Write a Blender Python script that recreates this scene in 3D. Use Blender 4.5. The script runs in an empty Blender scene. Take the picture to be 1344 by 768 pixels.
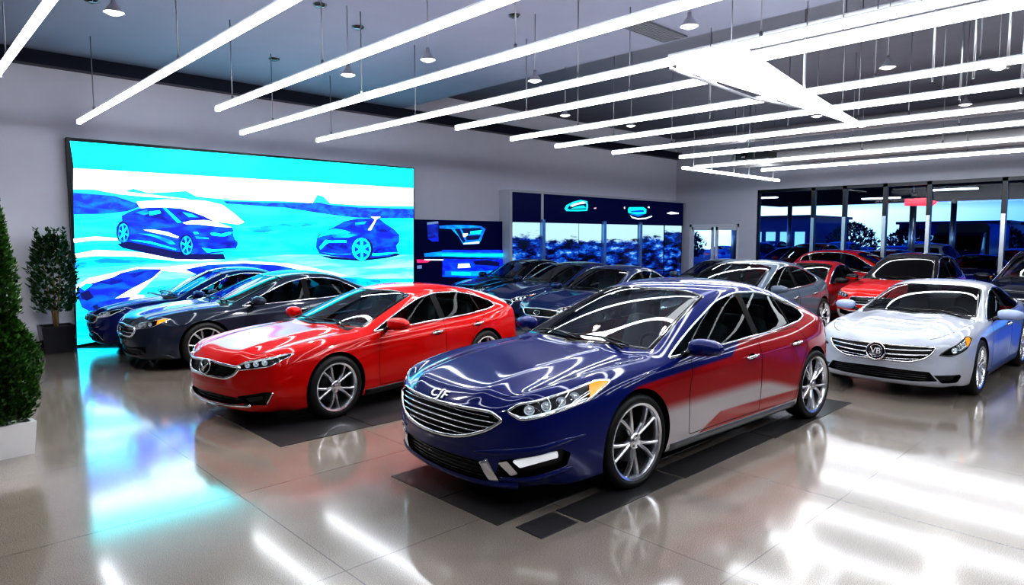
import bpy, bmesh, math, random
import numpy as np
from mathutils import Vector, Matrix
from mathutils.bvhtree import BVHTree
from mathutils.geometry import interpolate_bezier
SC = bpy.context.scene
COL = SC.collection

# ------------------------------------------------------------------ helpers
def link(o, parent=None):
    COL.objects.link(o)
    if parent is not None:
        o.parent = parent
    return o

def mesh_obj(name, verts, faces, mats, parent=None, mi=None, smooth=True, normals=None):
    me = bpy.data.meshes.new(name)
    me.from_pydata([tuple(v) for v in verts], [], [tuple(f) for f in faces])
    if not isinstance(mats, (list, tuple)):
        mats = [mats]
    for m in mats:
        me.materials.append(m)
    if mi is not None:
        me.polygons.foreach_set('material_index', mi)
    if smooth:
        me.polygons.foreach_set('use_smooth', [True] * len(me.polygons))
    me.update()
    if normals is not None:
        me.normals_split_custom_set_from_vertices([tuple(n) for n in normals])
    return link(bpy.data.objects.new(name, me), parent)

class Geo:
    """plain vertex / face collector"""
    def __init__(s):
        s.v = []; s.f = []; s.m = []; s.n = []
    def add(s, v, f, m=0):
        o = len(s.v)
        s.v += [Vector(p) for p in v]
        s.f += [tuple(i + o for i in q) for q in f]
        s.m += [m] * len(f)
        return s
    def box(s, c, d, m=0, rz=0.0, bev=0.0):
        x, y, z = d[0] / 2, d[1] / 2, d[2] / 2
        P = [Vector((sx * x, sy * y, sz * z)) for sz in (-1, 1) for sx, sy in ((-1, -1), (1, -1), (1, 1), (-1, 1))]
        if rz:
            R = Matrix.Rotation(rz, 3, 'Z'); P = [R @ p for p in P]
        P = [p + Vector(c) for p in P]
        return s.add(P, [(3, 2, 1, 0), (4, 5, 6, 7), (0, 1, 5, 4), (1, 2, 6, 5), (2, 3, 7, 6), (3, 0, 4, 7)], m)
    def lathe(s, prof, c=(0, 0, 0), axis='Z', n=32, m=0, close=False):
        """prof: (radius, height) pairs; axis Z or Y"""
        V = []; F = []
        k = len(prof)
        for i in range(n):
            a = 2 * math.pi * i / n
            for r, h in prof:
                if axis == 'Z': p = (c[0] + r * math.cos(a), c[1] + r * math.sin(a), c[2] + h)
                elif axis == 'Y': p = (c[0] + r * math.cos(a), c[1] + h, c[2] - r * math.sin(a))
                else: p = (c[0] + h, c[1] + r * math.cos(a), c[2] + r * math.sin(a))
                V.append(p)
        for i in range(n):
            j = (i + 1) % n
            for q in range(k if close else k - 1):
                t = (q + 1) % k
                F.append((i * k + q, j * k + q, j * k + t, i * k + t))
        return s.add(V, F, m)
    def tube(s, pts, r, n=8, m=0, closed=False, cap=True):
        pts = [Vector(p) for p in pts]; V = []; F = []; K = len(pts)
        up = Vector((0, 0, 1))
        for i, p in enumerate(pts):
            a = pts[(i - 1) % K] if (closed or i > 0) else p
            b = pts[(i + 1) % K] if (closed or i < K - 1) else p
            t = (b - a).normalized()
            u = t.cross(up)
            if u.length < 1e-3: u = t.cross(Vector((1, 0, 0)))
            u.normalize(); w = u.cross(t)
            rr = r[i] if isinstance(r, (list, tuple)) else r
            for q in range(n):
                an = 2 * math.pi * q / n
                V.append(p + u * (rr * math.cos(an)) + w * (rr * math.sin(an)))
        for i in range(K if closed else K - 1):
            j = (i + 1) % K
            for q in range(n):
                t = (q + 1) % n
                F.append((i * n + q, i * n + t, j * n + t, j * n + q))
        if cap and not closed:
            F.append(tuple(range(n))[::-1]); F.append(tuple((K - 1) * n + q for q in range(n)))
        return s.add(V, F, m)
    def ribbon(s, pts, nrm, w, h, m=0, closed=False, sink=0.002):
        """flat raised strip lying on a surface"""
        K = len(pts); V = []; F = []
        for i in range(K):
            p = Vector(pts[i]); n = Vector(nrm[i]).normalized()
            a = Vector(pts[(i - 1) % K]) if (closed or i > 0) else p
            b = Vector(pts[(i + 1) % K]) if (closed or i < K - 1) else p
            t = (b - a)
            t = t.normalized() if t.length > 1e-9 else Vector((1, 0, 0))
            q = n.cross(t).normalized()
            ww = w[i] if isinstance(w, (list, tuple)) else w
            V += [p - q * ww / 2 - n * sink, p - q * ww * .36 + n * h, p + q * ww * .36 + n * h, p + q * ww / 2 - n * sink]
        for i in range(K if closed else K - 1):
            j = (i + 1) % K
            for k in range(3):
                F.append((i * 4 + k, j * 4 + k, j * 4 + k + 1, i * 4 + k + 1))
        if not closed:
            F.append((0, 1, 2, 3)); F.append(((K - 1) * 4 + 3, (K - 1) * 4 + 2, (K - 1) * 4 + 1, (K - 1) * 4))
        return s.add(V, F, m)
    def mirror_y(s):
        o = len(s.v); nv = [Vector((p.x, -p.y, p.z)) for p in s.v]
        s.f += [tuple(i + o for i in reversed(q)) for q in list(s.f)]
        s.m += list(s.m); s.v += nv
        return s
    def obj(s, name, mats, parent=None, smooth=True):
        return mesh_obj(name, s.v, s.f, mats, parent, s.m, smooth)

def islands(V, F):
    par = list(range(len(V)))
    def find(a):
        while par[a] != a: par[a] = par[par[a]]; a = par[a]
        return a
    for q in F:
        r = find(q[0])
        for b in q[1:]: par[find(b)] = r
    out = {}
    for i, q in enumerate(F): out.setdefault(find(q[0]), []).append(i)
    return list(out.values())
def obj_each(g, name, mats, parent=None, smooth=True):
    """one object for every separate piece in g"""
    res = []
    for L in islands(g.v, g.f):
        vm = {}; V = []; F = []
        for i in L:
            for k in g.f[i]:
                if k not in vm: vm[k] = len(V); V.append(g.v[k])
            F.append(tuple(vm[k] for k in g.f[i]))
        res.append(mesh_obj(name, V, F, mats, parent, [g.m[i] for i in L], smooth))
    return res
def flat_by_angle(o, deg=35):
    """sharp edges above an angle"""
    me = o.data
    bm = bmesh.new(); bm.from_mesh(me)
    bmesh.ops.recalc_face_normals(bm, faces=bm.faces[:])
    for e in bm.edges:
        e.smooth = not (len(e.link_faces) == 2 and e.calc_face_angle(0) > math.radians(deg))
    bm.to_mesh(me); bm.free()
    return o

def subsurf_mesh(me, lev):
    o = bpy.data.objects.new('tmp_cage', me); COL.objects.link(o)
    md = o.modifiers.new('s', 'SUBSURF'); md.levels = lev; md.render_levels = lev
    dg = bpy.context.evaluated_depsgraph_get()
    out = bpy.data.meshes.new_from_object(o.evaluated_get(dg))
    bpy.data.objects.remove(o); bpy.data.meshes.remove(me)
    return out

def sub_geo(g, lev, name, mats, parent=None, crease=None):
    me = bpy.data.meshes.new('c'); me.from_pydata([tuple(v) for v in g.v], [], g.f)
    me.update()
    if crease:
        at = me.attributes.new('crease_edge', 'FLOAT', 'EDGE')
        at.data.foreach_set('value', [crease] * len(me.edges))
    me = subsurf_mesh(me, lev); me.name = name
    for m in (mats if isinstance(mats, (list, tuple)) else [mats]): me.materials.append(m)
    me.polygons.foreach_set('use_smooth', [True] * len(me.polygons))
    return link(bpy.data.objects.new(name, me), parent)

def in_poly(u, v, P):
    c = False; j = len(P) - 1
    for i in range(len(P)):
        a, b = P[i], P[j]
        if (a[1] > v) != (b[1] > v) and u < (b[0] - a[0]) * (v - a[1]) / (b[1] - a[1]) + a[0]:
            c = not c
        j = i
    return c

def round_poly(P, r=0.03, n=4):
    """round every corner; an entry (u, v, r) sets its own radius"""
    out = []; K = len(P)
    for i in range(K):
        p = Vector(P[i][:2]); a = Vector(P[i - 1][:2]); b = Vector(P[(i + 1) % K][:2])
        rr = P[i][2] if len(P[i]) > 2 else r
        da, db = (a - p), (b - p)
        ra = min(rr, da.length * .48); rb = min(rr, db.length * .48)
        if rr < 1e-4: out.append(tuple(p)); continue
        s = p + da.normalized() * ra; e = p + db.normalized() * rb
        for k in range(n + 1):
            t = k / n
            q = s * (1 - t) ** 2 + p * 2 * t * (1 - t) + e * t * t
            out.append((q.x, q.y))
    return out

def resample(P, step, closed=True):
    out = []; K = len(P)
    for i in range(K if closed else K - 1):
        a = Vector(P[i]); b = Vector(P[(i + 1) % K]); n = max(1, int(math.ceil((b - a).length / step)))
        out += [a.lerp(b, k / n) for k in range(n)]
    if not closed: out.append(Vector(P[-1]))
    return out

class View:
    def __init__(s, a, u, v=(0, 0, 1)):
        s.a = Vector(a).normalized(); s.u = Vector(u).normalized(); s.v = Vector(v)
    def uv(s, p): return (p.dot(s.u), p.dot(s.v))
SIDE = View((0, -1, 0), (1, 0, 0))
FRONT = View((1, 0, 0), (0, 1, 0))
REAR = View((-1, 0, 0), (0, 1, 0))
TOP = View((0, 0, -1), (1, 0, 0), (0, 1, 0))
def diag(deg):
    t = math.radians(deg)
    return View((math.cos(t), -math.sin(t), 0), (math.sin(t), math.cos(t), 0))
def diag_rear(deg):
    t = math.radians(deg)
    return View((-math.cos(t), -math.sin(t), 0), (-math.sin(t), math.cos(t), 0))

# ------------------------------------------------------------------ car body surface
def body_rings(p):
    """rings of cage points: front cap, 14 stations, rear cap. Front is -x, half y>=0. p: shape options"""
    X0 = [-2.345, -2.25, -1.95, -1.62, -1.32, -1.08, -.52, .06, .50, .95, 1.38, 1.77, 2.07, 2.25]
    Z0 = [.725, .805, .872, .920, .950, .972, 1.205, 1.418, 1.468, 1.455, 1.385, 1.255, 1.125, 1.02]
    X3 = [-2.21, -2.10, -1.85, -1.54, -1.22, -.88, -.37, .14, .54, .97, 1.38, 1.76, 2.05, 2.20]
    Y3 = [.655, .69, .735, .765, .765, .755, .69, .622, .605, .595, .58, .585, .63, .65]
    Z3 = [.755, .825, .872, .908, .928, .940, 1.150, 1.352, 1.400, 1.387, 1.32, 1.205, 1.095, 1.0]
    X4 = [-2.14, -2.03, -1.80, -1.50, -1.16, -.84, -.37, .14, .54, .97, 1.38, 1.74, 2.02, 2.17]
    Y4 = [.765, .80, .838, .862, .866, .862, .858, .858, .858, .855, .84, .812, .785, .745]
    Z4 = [.735, .795, .832, .855, .870, .882, .897, .91, .925, .947, .975, 1.005, 1.02, .97]
    Y5 = [.80, .842, .882, .905, .905, .897, .897, .897, .90, .905, .90, .872, .825, .775]
    Z5 = [.66, .70, .72, .735, .742, .758, .772, .785, .80, .822, .85, .87, .875, .86]
    Y6 = [.815, .86, .905, .93, .922, .908, .905, .905, .907, .92, .932, .91, .86, .80]
    Z6 = [.50, .52, .53, .54, .545, .55, .55, .555, .565, .58, .60, .62, .64, .66]
    Y7 = [.81, .855, .90, .925, .912, .895, .888, .888, .892, .908, .922, .90, .845, .785]
    Z7 = [.34, .34, .34, .34, .33, .325, .32, .32, .32, .325, .345, .37, .41, .45]
    Y8 = [.75, .80, .86, .885, .88, .875, .872, .872, .875, .88, .88, .855, .79, .72]
    Z8 = [.175, .175, .18, .19, .185, .185, .185, .185, .185, .19, .20, .225, .26, .29]
    A = np.array
    X0, Z0, X3, Y3, Z3, X4, Y4, Z4 = map(A, (X0, Z0, X3, Y3, Z3, X4, Y4, Z4))
    if p.get('tail') == 'sedan':       # notchback with a deck lid
        X0 = A(list(X0[:10]) + [1.28, 1.68, 2.0, 2.33]); Z0 = A(list(Z0[:10]) + [1.39, 1.185, 1.115, 1.07])
        X3 = A(list(X3[:10]) + [1.30, 1.68, 1.98, 2.27]); Z3 = A(list(Z3[:10]) + [1.325, 1.14, 1.08, 1.035])
        X4 = A(list(X4[:10]) + [1.35, 1.70, 1.98, 2.24])
    if p.get('tail') == 'suv':
        X0 = A(list(X0[:9]) + [1.0, 1.50, 1.86, 2.12, 2.27]); Z0 = A(list(Z0[:9]) + [1.475, 1.45, 1.38, 1.17, 1.0])
        X3 = A(list(X3[:9]) + [1.0, 1.50, 1.84, 2.09, 2.23]); Z3 = A(list(Z3[:9]) + [1.41, 1.39, 1.32, 1.13, .98])
    roof = p.get('roof', 0.0)
    def lift(z, ref=.93):
        return np.where(z > ref, z + roof * np.clip((z - ref) / .45, 0, 1), z)
    Z0 = lift(Z0); Z3 = lift(Z3)
    hood = np.array([1, 1, 1, 1, 1, .6, 0, 0, 0, 0, 0, 0, 0, 0.])
    x1 = X0 * .80 + X3 * .20; y1 = Y3 * .50; z1 = Z0 * .88 + Z3 * .12 + hood * .016
    x2 = X0 * .42 + X3 * .58; y2 = Y3 * .78; z2 = Z0 * .45 + Z3 * .55 - hood * .018 + (1 - hood) * .006
    y1 = y1 + hood * .03
    X5 = X4 + .008; X6 = X4 + .0; X7 = X4 + .015; X8 = X4 + .05
    n = 14; rings = []
    for i in range(n):
        f = max(0, 1 - i / 2.0); r = max(0, 1 - (13 - i) / 2.0)
        xb = X8[i] - f * .14 + r * .03
        rings.append([(X0[i], 0, Z0[i]), (x1[i], y1[i], z1[i]), (x2[i], y2[i], z2[i]), (X3[i], Y3[i], Z3[i]), (X4[i], Y4[i], Z4[i]),
                      (X5[i], Y5[i], Z5[i]), (X6[i], Y6[i], Z6[i]), (X7[i], Y7[i], Z7[i]), (X8[i] - f * .03, Y8[i], Z8[i]),
                      (xb, Y8[i] * .68, Z8[i] - .01), (xb - f * .03, 0, Z8[i] - .01)])
    # front fascia, concentric
    fr1 = [(-2.405, 0, .665), (-2.385, .31, .665), (-2.335, .48, .66), (-2.268, .615, .65), (-2.20, .70, .62), (-2.18, .735, .575),
           (-2.185, .745, .48), (-2.195, .735, .37), (-2.235, .67, .245), (-2.32, .47, .205), (-2.39, 0, .195)]
    fr2 = [(-2.42, 0, .56), (-2.403, .29, .56), (-2.36, .44, .555), (-2.305, .55, .545), (-2.262, .615, .53), (-2.245, .64, .51),
           (-2.245, .645, .46), (-2.25, .64, .41), (-2.275, .59, .36), (-2.345, .43, .335), (-2.405, 0, .33)]
    fr3 = [(-2.418, 0, .45), (-2.402, .27, .45), (-2.37, .40, .45), (-2.335, .47, .45), (-2.32, .50, .45), (-2.312, .52, .45),
           (-2.31, .525, .445), (-2.312, .52, .44), (-2.32, .50, .44), (-2.37, .38, .44), (-2.416, 0, .44)]
    dz = p.get('nose_z', 0)
    bx = X0[13] - 2.25
    re1 = [(2.31, 0, .98), (2.30, .28, .98), (2.28, .42, .975), (2.24, .55, .96), (2.21, .65, .92), (2.19, .70, .83),
           (2.21, .71, .66), (2.22, .69, .50), (2.20, .62, .37), (2.23, .43, .34), (2.26, 0, .33)]
    re2 = [(2.34, 0, .80), (2.33, .26, .80), (2.31, .38, .80), (2.28, .46, .79), (2.26, .52, .77), (2.25, .55, .73),
           (2.26, .56, .66), (2.27, .55, .58), (2.27, .48, .50), (2.30, .34, .48), (2.33, 0, .47)]
    re1 = [(x + bx, y, z) for x, y, z in re1]; re2 = [(x + bx, y, z) for x, y, z in re2]
    R = [fr3, fr2, fr1] + rings + [re1, re2]
    ws, hs, ls = p.get('w', 1), p.get('h', 1), p.get('l', 1)
    up = p.get('up', 0)
    R = [[(x * ls, y * ws, z * hs + (up if z > .3 else up * .7)) for x, y, z in r] for r in R]
    return R

def body_surface(p, lev):
    R = body_rings(p); nr = len(R); nj = 11
    V = []; idx = {}
    for i in range(nr):
        for j in range(nj):
            x, y, z = R[i][j]
            idx[i, j, 1] = len(V); V.append((x, y, z))
            if j in (0, 10): idx[i, j, -1] = idx[i, j, 1]
            else:
                idx[i, j, -1] = len(V); V.append((x, -y, z))
    F = []
    for i in range(nr - 1):
        for j in range(nj - 1):
            F.append((idx[i, j, 1], idx[i, j + 1, 1], idx[i + 1, j + 1, 1], idx[i + 1, j, 1]))
            F.append((idx[i, j, -1], idx[i + 1, j, -1], idx[i + 1, j + 1, -1], idx[i, j + 1, -1]))
    for i, fl in ((0, 0), (nr - 1, 1)):
        for j in range(5):
            for s in (1, -1):
                q = [idx[i, j, s], idx[i, 10 - j, s], idx[i, 9 - j, s], idx[i, j + 1, s]]
                q = list(dict.fromkeys(q))
                if len(q) < 3: continue
                if (s == 1) == bool(fl): q = q[::-1]
                F.append(tuple(q))
    me = bpy.data.meshes.new('cage'); me.from_pydata(V, [], F); me.update()
    ek = {tuple(sorted(e.vertices)): e.index for e in me.edges}
    cr = [0.0] * len(me.edges)
    def crease(i0, i1, j, val):
        for i in range(i0, i1):
            for s in (1, -1):
                k = ek.get(tuple(sorted((idx[i, j, s], idx[i + 1, j, s]))))
                if k is not None: cr[k] = val
    crease(3, 8, 1, .6); crease(3, 8, 3, .45); crease(8, 15, 3, .25); crease(4, 15, 5, .55); crease(7, 16, 4, .3); crease(4, 15, 8, .6); crease(5, 14, 7, .2)
    for j in range(0, 4):       # hood leading edge, roof header
        for s in (1, -1):
            for i, val in ((4, .3), (8, .45), (10, .2)):
                k = ek.get(tuple(sorted((idx[i, j, s], idx[i, j + 1, s]))))
                if k is not None: cr[k] = val
    at = me.attributes.new('crease_edge', 'FLOAT', 'EDGE'); at.data.foreach_set('value', cr)
    return subsurf_mesh(me, lev)

class Surf:
    """full smooth body surface: ray projection and normals, plus a half mesh that gets cut into parts"""
    def __init__(s, p, lev=3):
        me = body_surface(p, lev)
        bm = bmesh.new(); bm.from_mesh(me); bpy.data.meshes.remove(me)
        bmesh.ops.recalc_face_normals(bm, faces=bm.faces[:])
        bm.verts.ensure_lookup_table(); bm.faces.ensure_lookup_table(); bm.normal_update()
        s.bvh = BVHTree.FromBMesh(bm)
        s.fv = [[(v.co.copy(), v.normal.copy()) for v in f.verts] for f in bm.faces]
        bmesh.ops.delete(bm, geom=[f for f in bm.faces if f.calc_center_median().y < 0], context='FACES')
        s.pid = bm.faces.layers.int.new('pid')
        s.bm = bm
    def normal_at(s, co):
        loc, n, fi, d = s.bvh.find_nearest(co)
        num = Vector((0, 0, 0)); tot = 0
        for c, nn in s.fv[fi]:
            w = 1.0 / ((c - loc).length_squared + 1e-7); num += nn * w; tot += w
        return (num / tot).normalized()
    def hit(s, view, u, v):
        o = view.u * u + view.v * v - view.a * 6
        loc, n, fi, d = s.bvh.ray_cast(o, view.a)
        return loc
    def path(s, view, P, step=.02, closed=True):
        pts = []; nr = []
        for q in resample(P, step, closed):
            h = s.hit(view, q[0], q[1])
            if h is None: continue
            pts.append(h); nr.append(s.normal_at(h))
        return pts, nr
    def cut(s, view, P, pid, filt=None, only=0):
        bm = s.bm; us = [q[0] for q in P]; vs = [q[1] for q in P]
        u0, u1, v0, v1 = min(us), max(us), min(vs), max(vs)
        def bb(f):
            c = [view.uv(v.co) for v in f.verts]
            a = [q[0] for q in c]; b = [q[1] for q in c]
            return min(a), max(a), min(b), max(b)
        cand = []
        for f in bm.faces:
            if f[s.pid] != only or f.normal.dot(view.a) > -.02: continue
            if filt and not filt(f.calc_center_median()): continue
            b = bb(f)
            if b[1] < u0 or b[0] > u1 or b[3] < v0 or b[2] > v1: continue
            cand.append(f)
        K = len(P)
        for i in range(K):
            a, b = P[i], P[(i + 1) % K]
            du, dv = b[0] - a[0], b[1] - a[1]; L = math.hypot(du, dv)
            if L < 1e-6: continue
            no = view.u * (dv / L) - view.v * (du / L)
            co = view.u * a[0] + view.v * a[1]
            su0, su1, sv0, sv1 = min(a[0], b[0]), max(a[0], b[0]), min(a[1], b[1]), max(a[1], b[1])
            sel = []
            for f in cand:
                q = bb(f)
                if q[1] < su0 or q[0] > su1 or q[3] < sv0 or q[2] > sv1: continue
                sel.append(f)
            if not sel: continue
            g = set(sel)
            for f in sel: g.update(f.edges); g.update(f.verts)
            r = bmesh.ops.bisect_plane(bm, geom=list(g), dist=2e-5, plane_co=co, plane_no=no)
            keep = set(f for f in cand if f.is_valid)
            keep.update(f for f in r['geom'] if isinstance(f, bmesh.types.BMFace))
            cand = list(keep)
        k = 0
        for f in cand:
            if not f.is_valid: continue
            u, v = view.uv(f.calc_center_median())
            if in_poly(u, v, P): f[s.pid] = pid; k += 1
        return k
    def faces(s, pid):
        """verts, faces, normals of one part of the half mesh"""
        vm = {}; V = []; F = []
        for f in s.bm.faces:
            if f[s.pid] != pid: continue
            q = []
            for v in f.verts:
                if v.index not in vm or True:
                    key = v
                    if key not in vm: vm[key] = len(V); V.append(v.co.copy())
                q.append(vm[key])
            F.append(tuple(q))
        return V, F
    def part(s, name, pid, mat, parent, mirror=True, offset=0.0, lip=0.0, only_side=0, each=False):
        V, F = s.faces(pid)
        if not F: return None
        N = [s.normal_at(v) for v in V]
        if offset: V = [v + n * offset for v, n in zip(V, N)]
        if only_side == -1 or only_side == 1:
            V = [Vector((v.x, v.y * only_side, v.z)) for v in V]; N = [Vector((n.x, n.y * only_side, n.z)) for n in N]
            if only_side == -1: F = [q[::-1] for q in F]
            return mesh_obj(name, V, F, mat, parent, normals=N)
        if each:
            return [mesh_obj(name, *sub_, mat, parent) for s_ in (1, -1) for sub_ in s.pieces(V, F, s_)]
        if mirror:
            mp = []; V2 = list(V); N2 = list(N)
            for i, v in enumerate(V):
                if abs(v.y) < 1e-5:
                    N2[i] = Vector((N[i].x, 0, N[i].z)).normalized(); mp.append(i)
                else:
                    mp.append(len(V2)); V2.append(Vector((v.x, -v.y, v.z))); N2.append(Vector((N[i].x, -N[i].y, N[i].z)))
            F = F + [tuple(mp[i] for i in reversed(q)) for q in F]; V, N = V2, N2
        return mesh_obj(name, V, F, mat, parent, normals=N)
    def pieces(s, V, F, sd):
        for L in islands(V, F):
            vm = {}; V2 = []; F2 = []
            for i in L:
                for k in F[i]:
                    if k not in vm: vm[k] = len(V2); V2.append(Vector((V[k].x, V[k].y * sd, V[k].z)))
                q = tuple(vm[k] for k in F[i]); F2.append(q if sd > 0 else q[::-1])
            yield V2, F2
    def recess(s, g, pid, vec, m_wall=0, m_cap=0):
        """cap pushed in by vec with walls round it, into Geo g (half; mirror later)"""
        V, F = s.faces(pid)
        ec = {}
        for q in F:
            for a, b in zip(q, q[1:] + q[:1]):
                ec[tuple(sorted((a, b)))] = ec.get(tuple(sorted((a, b))), 0) + 1
        vec = Vector(vec)
        g.add([v + vec for v in V], F, m_cap)
        W = []; WF = []
        for q in F:
            for a, b in zip(q, q[1:] + q[:1]):
                if ec[tuple(sorted((a, b)))] == 1 and not (abs(V[a].y) < 1e-5 and abs(V[b].y) < 1e-5):
                    o = len(W); W += [V[a], V[b], V[b] + vec, V[a] + vec]; WF.append((o, o + 3, o + 2, o + 1))
        g.add(W, WF, m_wall)
        return g
# ------------------------------------------------------------------ materials
def nodes(name):
    m = bpy.data.materials.new(name); m.use_nodes = True
    nt = m.node_tree; nt.nodes.clear()
    out = nt.nodes.new('ShaderNodeOutputMaterial')
    return m, nt, out
def pbr(name, col, rough=.5, metal=0.0, coat=0.0, emit=None, es=0.0, spec=.5, noise=0.0, nscale=40, coat_rough=.02):
    m, nt, out = nodes(name)
    b = nt.nodes.new('ShaderNodeBsdfPrincipled')
    b.inputs['Base Color'].default_value = (*col, 1); b.inputs['Roughness'].default_value = rough
    b.inputs['Metallic'].default_value = metal; b.inputs['Coat Weight'].default_value = coat
    b.inputs['Coat Roughness'].default_value = coat_rough; b.inputs['Specular IOR Level'].default_value = spec
    if emit: b.inputs['Emission Color'].default_value = (*emit, 1); b.inputs['Emission Strength'].default_value = es
    if noise:
        t = nt.nodes.new('ShaderNodeTexNoise'); t.inputs['Scale'].default_value = nscale; t.inputs['Detail'].default_value = 3
        tc = nt.nodes.new('ShaderNodeTexCoord'); nt.links.new(tc.outputs['Object'], t.inputs['Vector'])
        mx = nt.nodes.new('ShaderNodeMix'); mx.data_type = 'RGBA'
        mx.inputs[6].default_value = (*[c * (1 - noise) for c in col], 1); mx.inputs[7].default_value = (*[min(1, c * (1 + noise)) for c in col], 1)
        nt.links.new(t.outputs['Fac'], mx.inputs[0]); nt.links.new(mx.outputs[2], b.inputs['Base Color'])
    nt.links.new(b.outputs[0], out.inputs[0])
    return m
def emis(name, col, s):
    m, nt, out = nodes(name)
    e = nt.nodes.new('ShaderNodeEmission'); e.inputs[0].default_value = (*col, 1); e.inputs[1].default_value = s
    nt.links.new(e.outputs[0], out.inputs[0]); return m
def glassy(name, tint, refl=.5, rough=.0, ior=1.6, k=.6):
    """thin glass: tinted see-through plus mirror reflection"""
    m, nt, out = nodes(name)
    tr = nt.nodes.new('ShaderNodeBsdfTransparent'); tr.inputs[0].default_value = (*tint, 1)
    gl = nt.nodes.new('ShaderNodeBsdfGlossy'); gl.inputs['Roughness'].default_value = rough
    fr = nt.nodes.new('ShaderNodeFresnel'); fr.inputs['IOR'].default_value = ior
    mth = nt.nodes.new('ShaderNodeMath'); mth.operation = 'MULTIPLY_ADD'; mth.use_clamp = True
    mth.inputs[1].default_value = k; mth.inputs[2].default_value = refl
    nt.links.new(fr.outputs[0], mth.inputs[0])
    mx = nt.nodes.new('ShaderNodeMixShader')
    nt.links.new(mth.outputs[0], mx.inputs[0]); nt.links.new(tr.outputs[0], mx.inputs[1]); nt.links.new(gl.outputs[0], mx.inputs[2])
    nt.links.new(mx.outputs[0], out.inputs[0]); return m
def paint(name, col, metal=.0, rough=.4, spec=.06):
    return pbr(name, col, rough, metal, coat=1.0, noise=.06, nscale=900, spec=spec, coat_rough=.06)

M = {}
M['rubber'] = pbr('tyre_rubber', (.008, .008, .009), .55)
M['alloy'] = pbr('alloy', (.80, .81, .84), .22, .9)
M['alloy_dark'] = pbr('dark_alloy', (.05, .05, .055), .4, .8)  # dark metal of brake discs and lug nuts
M['chrome'] = pbr('chrome', (.92, .93, .95), .06, 1.0)
M['pillar'] = pbr('pillar_black', (.004, .004, .005), .5, spec=.12)
M['badge'] = pbr('badge_silver', (.85, .88, .92), .35, .4)
M['black'] = pbr('black_plastic', (.006, .006, .007), .35)
M['gloss_black'] = pbr('gloss_black', (.004, .004, .005), .06, coat=.5)
M['void'] = pbr('dark_inside', (.004, .004, .005), .9, spec=.1)
M['seat'] = pbr('dark_leather', (.10, .10, .105), .45)
M['dash'] = pbr('dashboard_vinyl', (.03, .03, .034), .5)
M['glass'] = glassy('side_glass', (.34, .40, .42), .0, ior=1.38, k=.35)
M['wglass'] = glassy('windshield_glass', (.72, .82, .82), .15, ior=1.6)
M['lens'] = glassy('lamp_lens', (.92, .95, .97), .05, ior=1.45)
M['amber'] = pbr('amber_lens', (.95, .26, .006), .2, emit=(1, .30, .006), es=.35)
M['redlens'] = pbr('red_lens', (.45, .005, .008), .1, coat=1, emit=(1, .01, .01), es=.12)
M['lamp'] = pbr('lamp_reflector', (.9, .92, .95), .12, 1.0, emit=(.8, .9, 1), es=.10)
M['led'] = pbr('led_lamp', (.9, .92, .95), .2, .3, emit=(.9, .95, 1), es=.28)
M['seam'] = pbr('panel_gap', (.003, .003, .004), .8, spec=.1)

# ------------------------------------------------------------------ wheels
def wheel_meshes(R=.345, rim=.245, style=0):
    t = Geo(); w = .115
    t.lathe([(rim - .01, -w * .9), (rim + .02, -w), (R - .05, -w * 1.03), (R - .016, -w * .93), (R - .003, -w * .72), (R, -w * .3), (R, w * .3), (R - .003, w * .72),
             (R - .016, w * .93), (R - .05, w * 1.03), (rim + .02, w), (rim - .01, w * .9)], axis='Y', n=56)
    for rr in (R - .004,):      # tread grooves seen edge on
        pass
    tyre = t
    r = Geo()
    # barrel and outer lip; outside face is -y
    r.lathe([(rim - .035, .10), (rim - .03, -.05), (rim - .026, -.085), (rim - .016, -.105), (rim + .004, -.112), (rim + .008, -.104), (rim + .002, -.09), (rim + .002, .10)], axis='Y', n=56)
    def spoke(a0, a1, wi, wo, dep=.0):
        ca, sa = math.cos(a0), math.sin(a0); cb, sb = math.cos(a1), math.sin(a1)
        V = []; n = 7
        for k in range(n):
            q = k / (n - 1); rad = .045 + (rim - .065) * q
            a = a0 + (a1 - a0) * q ** 1.2
            c, s_ = math.cos(a), math.sin(a); hw = (wi + (wo - wi) * q) / 2
            y = -.088 - .014 * math.sin(q * math.pi * .9) + (1 - q) * .012
            for (o, dy) in ((-hw, .03), (-hw * .8, .004), (-hw * .25, -.004), (hw * .25, -.004), (hw * .8, .004), (hw, .03)):
                V.append((c * rad - s_ * o, y + dy, s_ * rad + c * o))
        F = []
        for k in range(n - 1):
            for q in range(5): F.append((k * 6 + q, k * 6 + q + 1, (k + 1) * 6 + q + 1, (k + 1) * 6 + q))
        r.add(V, F)
    for k in range(5):
        a = 2 * math.pi * k / 5 + .3
        if style == 0:
            spoke(a - .11, a - .25, .030, .034); spoke(a + .11, a + .25, .030, .034)
        elif style == 1:
            spoke(a - .17, a - .29, .026, .032); spoke(a + .17, a + .29, .026, .032); 
        else:
            spoke(a, a - .13, .03, .022); spoke(a, a + .13, .03, .022); spoke(a + .63, a + .63, .02, .03)
    r.lathe([(.066, -.05), (.066, -.082), (.056, -.092), (.03, -.094), (.028, -.100), (.001, -.102)], axis='Y', n=30)
    for k in range(5):
        a = 2 * math.pi * k / 5 + .3 + math.pi / 5
        r.lathe([(.008, -.08), (.008, -.096), (.001, -.097)], c=(.044 * math.cos(a), 0, .044 * math.sin(a)), axis='Y', n=8, m=1)
    d = Geo()
    d.lathe([(.001, -.02), (.175, -.02), (.175, .0), (.001, .0)], axis='Y', n=40)
    d.lathe([(.001, .06), (rim - .03, .06), (rim - .03, .09)], axis='Y', n=40, m=1)
    d.box((.13, -.03, .08), (.09, .05, .15), 1)
    return tyre, r, d

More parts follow.
